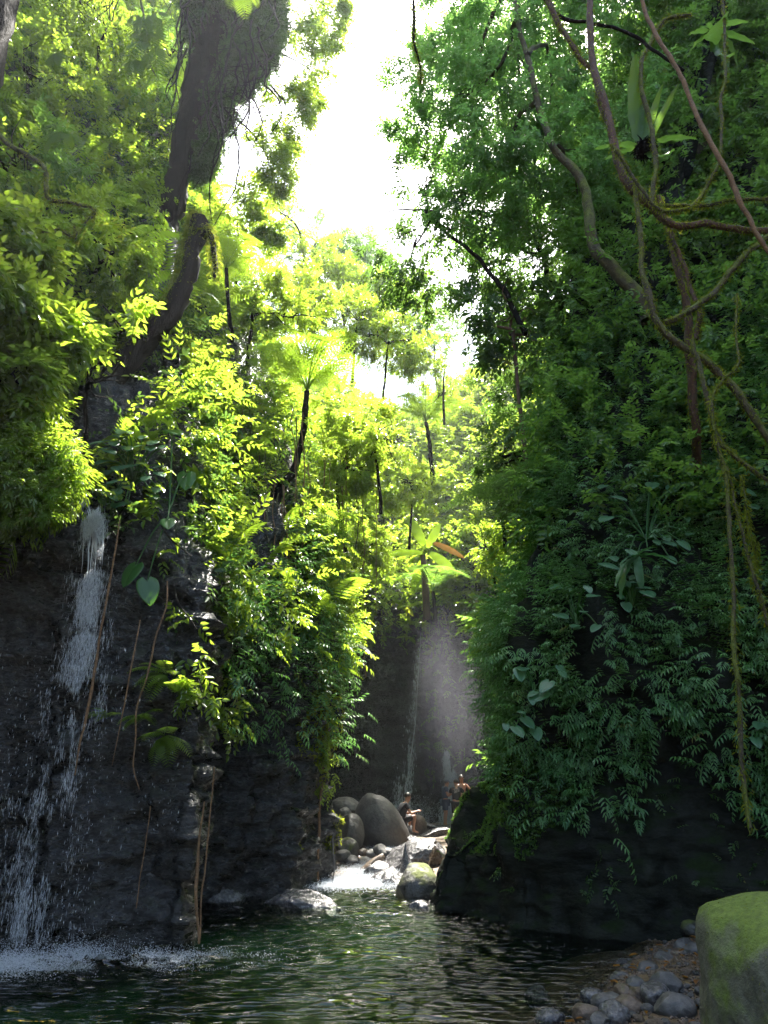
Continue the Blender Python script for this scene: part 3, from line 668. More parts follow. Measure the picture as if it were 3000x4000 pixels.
n = 60000; q = np.stack([-3.45 + RG.normal(0, .75, n), 8.1 + RG.normal(0, .26, n), np.abs(RG.normal(0, .05, n)) * np.exp(RG.normal(0, .5, n)) + .002], 1); q[:, 1] += .10 * q[:, 0] + .35; q = q[vnoise(q * np.array([3, 7, 0]), 9) > -.35 + .5 * RG.random(n)]; n = len(q)
q[:, 2] *= np.clip(1.2 - np.abs(q[:, 0] + 3.5) / 2, .2, 1)
drops(q, RG.uniform(.002, .005, n), RG.uniform(.002, .005, n), 'splash_foam', 'glittering foam where the near waterfall hits the pool', kind='stuff', cat='foam')
# rapids between the stepped rocks
def rap_xy(u):  # centre line up the rapids
    return np.interp(u, [0, .3, .6, 1], [-.62, -.42, -.15, .35]), np.interp(u, [0, .3, .6, 1], [13.9, 15.4, 16.6, 19.5])
n = 30000; u = RG.random(n) ** 1.3; x, y = rap_xy(u); x = x + RG.normal(0, .42, n) * (1 - .3 * u); y = y + RG.normal(0, .3, n); z = gz(x, y)
z = np.maximum(z, 0) + np.abs(RG.normal(0, .035, n)) + .01
drops(np.stack([x, y, z], 1), RG.uniform(.003, .010, n), RG.uniform(.004, .012, n), 'rapids_foam', 'white broken water rushing between the stepped rocks into the pool', kind='stuff', cat='rapids')
# far falls: two streams on the back cliff
def fall(label, l, Y, n, w0, w1, sd, pw=.75):
    fp = pxpath(l, Y, 40); q, u = fall_cloud(fp, n, w0, w1, pw)
    q = q[fbm(q * np.array([5, 5, .8]), 3, sd) > -.15]; n = len(q)
    o = drops(q, RG.uniform(.03, .10, n), RG.uniform(.006, .015, n), 'waterfall', label, cat='waterfall', kind=None)
    st = []
    for k in range(10):
        a0 = random.uniform(0, .8); ii = np.linspace(a0, min(1, a0 + random.uniform(.1, .35)), 12)
        pp = np.stack([np.interp(ii, np.linspace(0, 1, len(fp)), fp[:, c]) for c in range(3)], 1)
        pp[:, 0] += random.gauss(0, w0 + (w1 - w0) * a0); pp[:, 1] += random.gauss(0, .05)
        st.append(tube(pp, [.004, random.uniform(.008, .02), .003], 4))
    build('water_strand', st, M['white_water'], o)
fall('faint tall waterfall streaking down the back cliff behind the seated person', [(1640, 2440), (1630, 2600), (1615, 2800), (1590, 3000), (1578, 3120), (1575, 3220)], 29.0, 2600, .05, .20, 71, .38)
fall('short bright waterfall spouting from the back cliff beside the bathers', [(1742, 2935), (1748, 2990), (1765, 3050), (1755, 3140), (1748, 3225)], 28.4, 2600, .05, .17, 81)
n = 2600; q = P(1600, 3190, 28)[None] + RG.normal(0, 1, (n, 3)) * np.array([.55, .3, .32])
drops(q, RG.uniform(.006, .02, n), RG.uniform(.006, .014, n), 'splash_spray', 'pale spray bursting behind the seated person where the tall fall lands', kind='stuff', cat='spray')

CLEAR += [([(330, 1620), (440, 1490), (560, 1350), (680, 1200), (740, 1050), (800, 895)], 125, 10.6), ([(800, 895), (835, 950), (832, 1060)], 80, 10.6), ([(1560, 3120), (1830, 3090)], 130, 28), ([(1560, 2900), (1800, 2900)], 150, 28),
 ([(640, 1060), (690, 820), (725, 600), (760, 350), (860, 100)], 70, 13.2), ([(760, 560), (860, 300), (930, 60)], 130, 12.0),
 ([(1000, 2180), (1050, 2050), (1090, 1930), (1150, 1830), (1182, 1700), (1200, 1530)], 75, 14.9), ([(1050, 1350), (1350, 1350)], 170, 14.8), ([(1200, 1500), (1200, 1250)], 120, 14.8),
 ([(335, 1950), (362, 2100), (330, 2380)], 60, 9), ([(600, 1660), (730, 1660), (740, 1870), (640, 2050)], 70, 9.25), ([(640, 2050), (540, 2230), (600, 2300)], 70, 9.4),
 ([(2005, 1350), (2042, 1700), (2080, 2150)], 16, 13.4), ([(2350, 1400), (2415, 1700), (2437, 2050)], 18, 12.4), ([(1655, 2200), (1655, 2150), (1560, 2100)], 70, 29), ([(1665, 1600), (1665, 1680)], 120, 30.5),
 ([(2080, 2050), (1900, 2035), (1640, 2160)], 25, 12.3), ([(2080, 2100), (1900, 2110), (1640, 2330)], 25, 12.3), ([(1500, 2700), (1650, 2450), (1700, 2700)], 90, 28)]
# ------------------------------------------------------------------ undergrowth on the walls (uncountable)
def ip(x, pts): p_ = np.array(pts, float); return np.interp(x, p_[:, 0], p_[:, 1])
def veg(name, label, sheet, dens, tm, m, cond, size, off=(0, .3), tint=(.15, .85), drop=.25, spread=.9, flat=0, clump=1.0, ts=1.3):
    p_, n_ = sample_sheet(sheet, dens, cond)
    c = fbm(p_ * 1.1, 3, 17); k = RG.random(len(p_)) < np.clip(1 + c * clump, .05, 1); p_, n_ = p_[k], n_[k]
    n = len(p_); q = p_ + n_ * RG.uniform(off[0], off[1], n)[:, None] * (1 + .6 * np.clip(fbm(p_ * .7, 2, 23), -1, 1))[:, None]
    t = np.clip(.5 * (tint[0] + tint[1]) + .5 * (tint[1] - tint[0]) * np.clip(vnoise(q * ts, 3), -1, 1) * 1.0 + RG.normal(0, .12, n), .02, .93)
    t[RG.random(n) < .006] = 1.0
    o = build(name, sprays(tm, q, n_, RG.uniform(size[0], size[1], n), t, drop, spread, flat), m)
    print(name, n, len(o.data.polygons)); return tag(o, label, 'undergrowth', kind='stuff')
edge_r = [(1600, 2950), (1900, 2850), (1960, 3100), (2100, 3230), (2300, 3200), (2420, 3250), (2500, 3000), (2640, 2860), (2740, 2900), (2800, 3080), (2880, 3250), (3000, 3280), (3300, 3280)]
veg('undergrowth', 'layered drooping nettle-like leaves draping the shaded right cliff', 'cliff_right', 190, NET, M['leaf_wall'],
    lambda c, px, py: (py < ip(px, edge_r)) * (c[:, 2] > .9) * (c[:, 2] < 11) * (c[:, 1] < 17), (.19, .31), (.02, .45), drop=.05, spread=.5, flat=1, clump=1.3)
veg('undergrowth', 'mixed broad leaves crowding the upper shaded right slope', 'cliff_right', 26, SPR, M['leaf_mid'],
    lambda c, px, py: (c[:, 2] > 5.5) * (c[:, 1] < 40), (.28, .5), (0, 1.0), clump=1.0)
veg('undergrowth', 'trailing plants hanging down the far right cliff beside the mist', 'cliff_right', 10, SPR + NET, M['leaf_mid'],
    lambda c, px, py: (c[:, 1] > 13) * (c[:, 2] > 1.3) * np.clip(c[:, 2] / 8, .25, 1), (.35, .6), (0, .5), drop=.5)
edge_l = [(-400, 2050), (100, 2040), (300, 1980), (360, 1900), (440, 2000), (560, 2200), (640, 2380), (720, 2620), (800, 2820), (860, 2830), (1000, 2850), (1290, 2900), (1340, 2500), (1400, 2500)]
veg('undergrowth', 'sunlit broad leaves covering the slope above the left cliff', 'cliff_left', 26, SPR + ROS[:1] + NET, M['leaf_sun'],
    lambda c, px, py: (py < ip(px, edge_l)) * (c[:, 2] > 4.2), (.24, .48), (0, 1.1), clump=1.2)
veg('undergrowth', 'leaves coloured darker as shade filling the depth of the left slope', 'cliff_left', 14, SPR + SPRR, M['leaf_dark'],  # shade between the leaves put into a darker leaf material
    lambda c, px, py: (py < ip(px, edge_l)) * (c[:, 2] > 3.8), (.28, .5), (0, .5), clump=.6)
veg('undergrowth', 'small nettle-like leaves bulging over the left cliff above the pool', 'cliff_left', 55, NET, M['leaf_wall'],
    lambda c, px, py: (py < ip(px, edge_l) + 40 * np.sin(px / 37)) * (c[:, 2] < 6.5) * (c[:, 2] > 2.2) * (px > 820) * (px < 1330) * (c[:, 1] > 10) * (c[:, 1] < 17), (.22, .36), (.05, .7), tint=(.3, .9), drop=.2, spread=.6, flat=1, clump=.5)
veg('undergrowth', 'ferns arching out of the left slope', 'cliff_left', .8, [FRD], M['fern'],
    lambda c, px, py: (py < ip(px, edge_l)) * (c[:, 2] > 4), (.7, 1.3), (.1, .8), drop=.1)
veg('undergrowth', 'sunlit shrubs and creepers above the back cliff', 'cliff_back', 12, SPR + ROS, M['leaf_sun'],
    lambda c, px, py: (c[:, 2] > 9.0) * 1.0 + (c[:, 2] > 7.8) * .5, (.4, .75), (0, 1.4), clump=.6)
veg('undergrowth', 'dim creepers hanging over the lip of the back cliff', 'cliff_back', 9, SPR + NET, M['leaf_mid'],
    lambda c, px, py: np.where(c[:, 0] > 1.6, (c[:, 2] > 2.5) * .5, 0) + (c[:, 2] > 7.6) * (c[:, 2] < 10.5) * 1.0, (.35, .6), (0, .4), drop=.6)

# ------------------------------------------------------------------ trees
def crown_arr(lobes, dens, tm, size, tint=(.2, .85), drop=.25, nclump=None, shell=.62):
    out = []
    for c, r in lobes:
        r = np.array([r, r, r * .8]) if np.ndim(r) == 0 else np.array(r); c = np.array(c)
        vol = r[0] * r[1] * r[2]
        nc = nclump or max(8, int(9 * (vol ** .6)))
        d = nrm(RG.normal(0, 1, (nc, 3))); cc = c + d * r * (RG.uniform(shell ** 3, 1, nc) ** (1 / 3))[:, None]
        cr = .28 * r.mean() ** .6; m = max(3, int(dens * 10))
        q = np.repeat(cc, m, 0) + RG.normal(0, 1, (nc * m, 3)) * np.array([1, 1, .55]) * cr * .55
        ct = np.repeat(RG.uniform(tint[0], tint[1], nc), m) + RG.normal(0, .1, nc * m)
        sz = RG.uniform(size[0], size[1], nc * m)
        out += sprays(tm, q, np.repeat(d, m, 0), sz, np.clip(ct, .02, .93), drop, 1.2)
    return out
def limb_paths(trunk, lobes, n, seed=0):
    """curved limbs from the trunk to each lobe, with twigs"""
    res = []
    for k, (c, r) in enumerate(lobes[:n]):
        c = np.array(c); r_ = np.mean(r)
        dd = np.linalg.norm(trunk - c, axis=1) + np.where(trunk[:, 2] > c[2], 3, 0); s = trunk[np.argmin(dd)]
        mid = (s + c) / 2 + RG.normal(0, .12, 3) * np.linalg.norm(c - s) + np.array([0, 0, .1 * np.linalg.norm(c - s)])
        pp = smooth_path([s, mid, c], 14, .08, seed + k); L = np.linalg.norm(c - s)
        ps = [tube(pp, [.035 + .012 * L, .015], 6)]
        for j in range(6):
            a = pp[random.randint(5, 13)]; e = c + nrm(RG.normal(0, 1, 3)) * r_ * random.uniform(.6, 1)
            ps.append(tube(smooth_path([a, (a + e) / 2 + RG.normal(0, .15, 3), e], 9, .05, seed + j), [.02, .005], 4))
        res.append(ps)
    return res
def tree(name, label, tp, rad, lobes, dens, tm, m, size, bark='bark', cat='tree', group=None, limbs=5, tint=(.2, .85), drop=.25, k=10, noise=.15, shell=.62, nclump=None):
    root = thing(name, label, cat, tp[0], group)
    build('trunk', rel(root, [tube(tp, rad, k, noise, seed=len(label))]), M[bark], root, True)
    if lobes:
        for ps in limb_paths(tp, lobes, limbs, len(label)): build('limb', rel(root, ps), M[bark], root, True)
        o = build('crown', rel(root, crown_arr(lobes, dens, tm, size, tint, drop, nclump, shell)), M[m], root)
        print(label[:40], len(o.data.polygons))
    return root
def LB(*l): return [(P(a, b, Y), r) for a, b, Y, r in l]

# right side canopy
tp = pxpath([(2540, 1260, 11.5), (2520, 1180), (2400, 1060), (2320, 950), (2290, 760), (2220, 640), (2150, 560), (2100, 380), (2040, 150), (1980, -100)], 11.5, 50, .06, 4)
tree('canopy_tree', 'tall broadleaf tree with grey mossy limbs whose crown closes off the sky on the right', tp, [.16, .10, .05], LB(
    (2050, 100, 15, 2.4), (2000, 480, 15, 2.2), (2200, 600, 14.5, 2.0), (1800, 480, 15.5, 1.5), (2350, 800, 14, 1.7), (2000, 820, 15, 1.5),
    (1700, 420, 14, 1.5), (1760, 230, 15, 1.7), (1900, 100, 14, 1.8), (2050, 330, 13, 1.9), (1950, 560, 13, 1.8), (2150, 700, 12.5, 1.6), (1870, 800, 13.5, 1.3), (2250, 130, 13, 1.9), (1650, 560, 15, 1.1), (1720, 0, 15, 1.5), (2200, -200, 14, 2.2), (2350, 450, 12.5, 1.5)),
    2.2, SPR, 'leaf_crown', (.30, .48), 'bark_moss', limbs=7, tint=(.3, .9))
tp = pxpath([(2900, 1500, 14), (2800, 1000), (2700, 500), (2600, 0), (2550, -500)], 13.5, 40, .1, 5)
tree('canopy_tree', 'dense shaded tree filling the top right corner behind the lianas', tp, [.3, .2], LB(
    (2450, 60, 14, 2.0), (2700, 250, 13.5, 2.2), (2950, 100, 13, 2.2), (2850, 600, 13, 2.0), (2600, 500, 14, 1.7), (2950, 950, 12, 1.7), (2700, -350, 14, 3.), (3100, 400, 13, 2.4), (2300, -450, 14, 2.8), (2650, 900, 14, 1.4)),
    1.9, SPR, 'leaf_mid', (.38, .6), 'bark_moss', limbs=4, tint=(.1, .6))
tp = pxpath([(2330, 1750, 16), (2260, 1400), (2180, 1150), (2100, 950)], 16, 30, .08, 6)
tree('canopy_tree', 'dark mid-height tree standing behind the mossy grey limbs on the right', tp, [.14, .07], LB(
    (2080, 1000, 16, 1.5), (1950, 1080, 17, 1.5), (2250, 1100, 16, 1.6), (2400, 1300, 15, 1.5), (2050, 1250, 17, 1.4), (2200, 1400, 17, 1.4), (1900, 1280, 18, 1.1), (2550, 1450, 14, 1.3), (1820, 1180, 18, 1.1), (2050, 1500, 18, 1.2), (1960, 1420, 18, 1.0)),
    1.8, SPR, 'leaf_dark', (.34, .52), limbs=5)
tp = pxpath([(2050, 1300, 13), (1950, 1100), (1800, 950), (1700, 880)], 13.5, 30, .05, 7)
tree('canopy_tree', 'loosely leaved branch tree hanging dark against the white sky', tp, [.07, .03], LB(
    (1520, 830, 15, .8), (1640, 720, 15, .9), (1600, 1000, 15, .95), (1750, 880, 14.5, 1.0), (1480, 950, 15.5, .7), (1680, 1130, 15, .8), (1820, 1050, 14, .9), (1560, 1120, 16, .6)),
    .75, SPR, 'leaf_dark', (.36, .56), limbs=4, drop=.5, shell=.2)
# slim trunks in front of it
for l, Y, lab, rr in (([(2005, 1300), (2018, 1450), (2042, 1700), (2060, 1900), (2075, 2050), (2085, 2160)], 13.5, 'slender dark trunk rising from the fern fronds on the right slope', .055),
                      ([(2340, 1400), (2380, 1500), (2415, 1700), (2437, 1850), (2432, 2000), (2440, 2080)], 12.5, 'slender reddish-lit trunk standing on the upper right slope', .055)):
    tp = pxpath(l[::-1], Y, 30, .02, 3)
    c = tp[-1]; tree('slender_tree', lab, tp, [rr, rr * .7], [(c + (0, 0, .6), 1.0), (c + (.5, .3, .1), .9), (c + (-.6, .2, .3), .8)], .9, SPR, 'leaf_dark', (.4, .6), 'bark_red', limbs=3, drop=.5)
# fringe of the right slope: small trees and shrubs, one thing each
def shrub(name, label, px, py, Y, r, m, tm=SPR, dens=1.9, size=(.26, .42), group=None, tint=(.2, .85), stem=1.2, lob=4):
    c = P(px, py, Y); lobes = [(c, r)] + [(c + RG.normal(0, .55, 3) * r * (1, 1, .6), r * random.uniform(.5, .8)) for _ in range(lob - 1)]
    tp = smooth_path([c - (random.uniform(-.3, .3), -.4, r + stem), c - (.1, 0, r * .5), c], 12, .04, int(px))
    return tree(name, label, tp, [.03 + .02 * r, .015], lobes, dens, tm, m, size, limbs=3, cat='shrub' if name == 'shrub' else 'tree', group=group, tint=tint)
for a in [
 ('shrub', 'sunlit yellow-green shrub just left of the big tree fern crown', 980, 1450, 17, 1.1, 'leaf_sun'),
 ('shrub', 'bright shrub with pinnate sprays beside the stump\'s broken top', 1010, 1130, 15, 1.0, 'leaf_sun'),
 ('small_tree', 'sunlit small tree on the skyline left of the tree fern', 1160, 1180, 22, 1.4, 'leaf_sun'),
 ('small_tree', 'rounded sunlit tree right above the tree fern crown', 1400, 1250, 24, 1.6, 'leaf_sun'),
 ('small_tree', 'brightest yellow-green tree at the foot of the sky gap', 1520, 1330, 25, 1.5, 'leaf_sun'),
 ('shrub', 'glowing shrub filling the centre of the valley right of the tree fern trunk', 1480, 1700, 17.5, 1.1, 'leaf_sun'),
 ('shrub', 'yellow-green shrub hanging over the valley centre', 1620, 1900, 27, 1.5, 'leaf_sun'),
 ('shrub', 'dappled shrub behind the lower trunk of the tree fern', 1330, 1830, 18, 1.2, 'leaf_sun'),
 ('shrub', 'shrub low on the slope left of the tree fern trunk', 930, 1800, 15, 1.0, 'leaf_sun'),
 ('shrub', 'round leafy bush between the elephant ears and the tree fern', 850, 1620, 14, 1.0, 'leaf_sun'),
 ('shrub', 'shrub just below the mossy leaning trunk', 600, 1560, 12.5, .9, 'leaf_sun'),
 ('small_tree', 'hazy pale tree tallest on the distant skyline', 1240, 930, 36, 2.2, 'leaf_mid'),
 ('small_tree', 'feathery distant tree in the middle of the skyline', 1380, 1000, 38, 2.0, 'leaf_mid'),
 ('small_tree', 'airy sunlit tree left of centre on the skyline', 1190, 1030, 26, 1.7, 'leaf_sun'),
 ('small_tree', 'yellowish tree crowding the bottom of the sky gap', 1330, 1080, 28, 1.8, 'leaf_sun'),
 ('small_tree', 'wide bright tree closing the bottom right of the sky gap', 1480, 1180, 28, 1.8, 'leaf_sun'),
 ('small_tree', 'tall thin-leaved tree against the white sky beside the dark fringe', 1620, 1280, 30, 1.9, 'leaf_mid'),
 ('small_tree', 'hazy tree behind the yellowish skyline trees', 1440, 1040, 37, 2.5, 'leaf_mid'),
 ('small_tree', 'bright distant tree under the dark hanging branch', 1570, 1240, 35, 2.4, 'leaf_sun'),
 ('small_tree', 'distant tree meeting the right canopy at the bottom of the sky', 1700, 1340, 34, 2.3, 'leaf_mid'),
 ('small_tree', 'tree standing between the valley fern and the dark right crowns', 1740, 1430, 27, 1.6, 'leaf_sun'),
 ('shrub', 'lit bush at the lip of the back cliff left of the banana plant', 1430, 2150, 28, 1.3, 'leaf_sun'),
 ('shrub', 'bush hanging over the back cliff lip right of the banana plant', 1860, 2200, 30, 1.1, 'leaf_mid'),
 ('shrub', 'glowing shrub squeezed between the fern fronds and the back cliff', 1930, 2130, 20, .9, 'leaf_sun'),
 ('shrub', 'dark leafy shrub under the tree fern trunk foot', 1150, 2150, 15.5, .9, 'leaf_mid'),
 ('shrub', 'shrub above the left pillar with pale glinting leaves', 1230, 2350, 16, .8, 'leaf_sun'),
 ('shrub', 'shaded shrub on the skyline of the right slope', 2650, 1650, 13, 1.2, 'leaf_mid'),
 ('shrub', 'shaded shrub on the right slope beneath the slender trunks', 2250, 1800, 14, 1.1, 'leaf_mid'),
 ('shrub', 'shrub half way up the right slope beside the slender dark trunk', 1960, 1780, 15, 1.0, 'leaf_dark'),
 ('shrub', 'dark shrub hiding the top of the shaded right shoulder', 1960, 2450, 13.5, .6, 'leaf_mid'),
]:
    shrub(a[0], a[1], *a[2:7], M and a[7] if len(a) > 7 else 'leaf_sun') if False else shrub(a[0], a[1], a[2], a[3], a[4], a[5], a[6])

# left side
tp = pxpath([(-190, 900, 6.0), (-150, 500), (-60, 150), (40, -250), (100, -600)], 6.0, 30, .03, 8)
tree('big_tree', 'dark trunk cutting the top left corner', tp, [.33, .24], LB((60, -620, 6.5, (1.1, 1.1, .6)), (250, -700, 7, (1., 1., .5))), 1.6, SPR, 'leaf_mid', (.3, .45))  # crown lobes above the view, added to shade the trunk
tp = pxpath([(360, 1660, 10.5), (440, 1490), (560, 1350), (680, 1200), (735, 1060), (765, 940), (778, 850)], 10.5, 40, .03, 9)
root = tree('leaning_tree', 'black leaning broken trunk wrapped in glowing yellow moss on the left slope', tp, [.22, .2, .17, .15], None, 0, None, None, None, noise=.35)
tp2 = pxpath([(768, 945, 10.5), (812, 912), (838, 985), (836, 1085)], 10.5, 24, .03, 10)
build('limb', rel(root, [tube(tp2, [.07, .065, .055, .03], 10, .4)]), M['bark'], root, True)
def mossify(path, r, n, L=(.04, .12), down=1, side=0.0):
    i = RG.integers(0, len(path), n); q = path[i] + RG.normal(0, .015, (n, 3)); d = nrm(RG.normal(0, 1, (n, 3)) + np.array([0, 0, .6])); rr = np.interp(i, np.linspace(0, len(path) - 1, len(r)), r)
    q = q + d * rr[:, None] * RG.uniform(.85, 1.15, n)[:, None]
    q[:, :2] += 0
    dr = nrm(d * .6 + RG.normal(0, .4, (n, 3)) + np.array([0, 0, -1.0 * down]))
    return inst(leaf(.22, 0, .1), q, frame(dr, RG.normal(0, 1, (n, 3))), RG.uniform(L[0], L[1], n), RG.uniform(.2, .95, n))
fine = smooth_path(tp[10:], 200); fine2 = smooth_path(tp2, 90)
build('moss', rel(root, [mossify(fine + np.array([-.09, 0, .08]), [.2, .17, .14], 4500), mossify(fine2, [.13, .1], 900)]), M['moss_fib'], root)
# vine-draped tall tree
tp = pxpath([(600, 1150, 13), (650, 900), (705, 650), (745, 420), (800, 200), (850, 0), (900, -300)], 13.2, 50, .05, 12)
root = tree('vine_draped_tree', 'tall tree whose trunk is smothered in a dark curtain of vines near the top', tp, [.30, .28, .34, .3], LB(
    (1150, 120, 15, 1.0), (1220, 280, 15, .8), (1130, 450, 15, .85), (1060, 620, 15, .75), (1120, -50, 15, 1.3), (1290, 40, 15, .55), (1260, 160, 15, .5), (1010, 780, 15.5, .6), (1190, 400, 15, .5), (960, -250, 15, 1.8), (1080, 560, 15, .5), (1090, 720, 15, .35), (1070, 880, 15.5, .35)),
    1.9, SPRR + SPR, 'leaf_sun', (.3, .48), limbs=6, noise=.3, drop=.7)
vs = []
for k in range(64):
    x0 = random.uniform(700, 1090); y0 = random.uniform(-150, 350); Y = random.uniform(11.9, 13.4); L = random.uniform(250, 700) * (1 - .35 * abs(x0 - 850) / 300)
    if x0 > 980: L *= .7
    l = [(x0, y0), (x0 + random.uniform(-50, 50), y0 + L * .35), (x0 + random.uniform(-70, 40), y0 + L * .7), (x0 - 30 + random.uniform(-60, 20), y0 + L)]
    vs.append(tube(pxpath(l, Y, 16, .10, k), [.032, .022, .008], 5, tint=random.random()))
for k in range(40):
    x0 = random.uniform(720, 1000); y0 = random.uniform(0, 600); pts = [(x0 + random.uniform(-130, 130), y0 + random.uniform(-90, 90)) for _ in range(4)]
    vs.append(tube(pxpath(pts, random.uniform(11.9, 13), 20, .1, k), .009, 4, tint=random.random()))
build('vine_curtain', rel(root, vs), M['bark'], root)
lob = LB((850, 60, 12.9, (.95, .7, 1.2)), (880, 250, 12.9, (.75, .6, .9)), (950, -50, 12.9, (1.1, .7, 1.1)), (810, 430, 13, (.42, .4, .8)), (980, 160, 12.9, (.6, .6, .7)), (770, 600, 13, (.28, .3, .6)), (1040, 60, 12.9, (.4, .5, .6)))
build('creeper_leaves', rel(root, crown_arr(lob, 3.0, SPR + SPRR, (.22, .36), (.0, .55), .9, 170, .1)), M['leaf_dark'], root)
# leaves filling the left slope above: individual trees
for a in [
 ('small_tree', 'tree with dense dark interior left of the vine-draped trunk', 520, 620, 15, 1.9, 'leaf_mid', 5),
 ('small_tree', 'bright crown touching the top edge left of the vine-draped tree', 420, 100, 13, 1.6, 'leaf_sun', 5),
 ('small_tree', 'sunlit crown below the dark corner trunk', 130, 330, 11, 1.3, 'leaf_sun', 4),
 ('small_tree', 'deep green crown between the two mossy hooked branches and the leaning trunk', 560, 900, 14.5, 1.5, 'leaf_dark', 5),
 ('small_tree', 'shaded crown on the left edge above the hooked branches', 60, 620, 10, 1.1, 'leaf_mid', 4),
 ('small_tree', 'tall crown reaching the top edge beside the corner trunk', 250, -40, 13, 1.2, 'leaf_sun', 3),
 ('small_tree', 'leafy crown just right of the vine-draped trunk', 930, 930, 17, 1.2, 'leaf_sun', 4),
 ('small_tree', 'bright low crown under the hooked branches', 330, 1180, 10.5, 1.0, 'leaf_sun', 4),
 ('small_tree', 'crown filling the gap between corner trunk and vine curtain', 640, 250, 16, 1.6, 'leaf_mid', 4),
]:
    shrub(a[0], a[1], a[2], a[3], a[4], a[5], a[6], lob=a[7], size=(.26, .42), dens=1.7 if a[3] > 500 else 1.0)
# hooked mossy branches
for l, Y, lab in (([(-80, 440), (30, 560), (170, 650), (185, 770), (270, 790), (368, 820), (330, 880), (295, 950)], 7.5, 'mossy branch with a sharp downward hook, upper of the two on the left'),
                  ([(-60, 760), (40, 810), (120, 850), (150, 900), (240, 900), (300, 935), (290, 880)], 7.3, 'mossy zigzag branch, lower of the two on the left')):
    pp = pxpath(l, Y, 50, .01, 3); root = thing('mossy_branch', lab, 'branch', pp[0], 'hooked mossy branches')
    build('bark', rel(root, [tube(pp, [.04, .03, .015], 7, .2)]), M['bark_moss'], root, True)
    build('moss', rel(root, [mossify(smooth_path(pp, 160), [.04, .03, .015], 1500, (.02, .07))]), M['moss_fib'], root)
    q = pp[RG.integers(10, 50, 14)]
    for j in range(10): build('leaf_sprig', rel(root, [one(ROS[j % 2], q[j], (0, .2, 1), (.3, 1, 0), random.uniform(.15, .25), random.uniform(.4, .9))]), M['fern'], root)
# big leaved shrubs near left edge
BL = leaf(.5, .07, .25); BLS = [spray_alt(BL, 7, .5, .3) for _ in range(3)]
for k, (px, py, Y, r, lab) in enumerate([(60, 1050, 7.5, .55, 'large-leaved shrub on the left edge level with the lower hooked branch'), (130, 1330, 7.5, .55, 'large-leaved glossy shrub on the left edge lowest of its kind'), (380, 1420, 8.8, .6, 'large-leaved shrub right beside the leaning trunk\'s foot'), (30, 1500, 7.2, .5, 'large-leaved shrub above the glowing overhang')]):
    shrub('shrub', lab, px, py, Y, r, 'leaf_sun', BLS, 1.7, (.26, .38), 'large-leaved shrubs on the left slope', (.4, .95))
# overhanging clump, its fringe coloured as if sunlit
root = thing('overhanging_shrub', 'dark drooping shrub with a yellow fringe coloured as if sunlit jutting over the near left cliff', 'shrub', P(60, 1850, 7.6))
lob = LB((30, 1700, 7.6, (.7, .5, .5)), (120, 1830, 7.5, (.5, .4, .35)), (20, 1930, 7.4, (.5, .4, .25)), (-120, 1800, 7.5, (.6, .5, .6)))
build('foliage', rel(root, crown_arr(lob, 2.2, NET, (.2, .32), (.2, .9), .4, 60, .45)), M['leaf_sun'], root)
st = [tube(smooth_path([P(-60, 1750, 8.2), P(20, 1800, 7.8), q], 8, .03, i), [.012, .003], 4) for i, q in enumerate([P(200, 1800, 7.4), P(150, 1950, 7.4), P(30, 1980, 7.3), P(220, 1700, 7.5)])]
build('stem', rel(root, st), M['bark'], root)
q = np.concatenate([np.stack([P(random.uniform(150, 315), random.uniform(1720, 1960), 7.3) for _ in range(240)]), np.stack([P(random.uniform(-20, 200), random.uniform(1900, 2030), 7.2) for _ in range(220)])])
build('fringe', rel(root, sprays(NET, q, np.tile([[.5, -.5, .1]], (len(q), 1)), RG.uniform(.14, .24, len(q)), RG.uniform(.3, .95, len(q)), .4)), M['fern'], root)  # brighter fern material stands for sun on this shaded fringe

# ------------------------------------------------------------------ tree ferns
def tree_fern(label, l, Y, rad, fr, fl, m='fern', tm=FRD2, rise=.35, skirt=0):
    tp = pxpath(l, Y, 40, .03, int(l[0][0])); root = thing('tree_fern', label, 'tree fern', tp[0])
    build('trunk', rel(root, [tube(tp, rad, 9, .3)]), M['bark'], root, True); c = tp[-1]
    for k in range(fr):
        a = 2 * math.pi * (k + random.uniform(-.25, .25)) / fr; d = np.array([math.cos(a), math.sin(a), rise + random.uniform(-.12, .18)])
        L = fl * random.uniform(.85, 1.12)
        V, Fc, T = one(tm, c, d, (0, 0, 1), L, random.uniform(.45, .8)); build('frond', rel(root, [(V, Fc, T)]), M[m], root)
    return root
tree_fern('large central tree fern with a wide umbrella crown on a leaning black trunk', [(1000, 2180, 14.6), (1050, 2050, 14.7), (1090, 1930), (1150, 1830), (1182, 1700), (1200, 1530)], 15, [.17, .13, .08, .07], 15, 2.3, rise=.4)
tree_fern('bright yellow-green tree fern deep in the valley below the sky gap', [(1690, 1900), (1680, 1750), (1665, 1650)], 31, [.12, .09], 12, 3.0, tm=FRD2, rise=.35)
tree_fern('shaded tree fern on the right slope sending long arching fronds out over the valley', [(2160, 2300), (2130, 2180), (2105, 2080)], 12.6, [.12, .08], 12, 2.3, m='leaf_dark', rise=.35)
tree_fern('small tree fern tucked left of the leaning fern trunk', [(880, 1980), (900, 1900), (925, 1840)], 13.6, [.06, .05], 11, 1.25, rise=.3)
tree_fern('dark tree fern at the lip of the back cliff with fronds arching over the falls', [(1700, 2430), (1700, 2380), (1690, 2310)], 29.6, [.1, .08], 9, 2.4, m='leaf_mid', rise=.3)
tree_fern('small fern tree under the slender trunks on the right slope', [(2190, 2450), (2180, 2380), (2170, 2330)], 12.2, [.05, .04], 9, .9, m='leaf_mid', rise=.2)
tree_fern('bright fern clump beside the broken mossy stump', [(905, 1330, 13.2), (892, 1180, 12.8), (880, 1050, 12.6)], 12.6, [.05, .04], 10, 1.2, rise=.25)
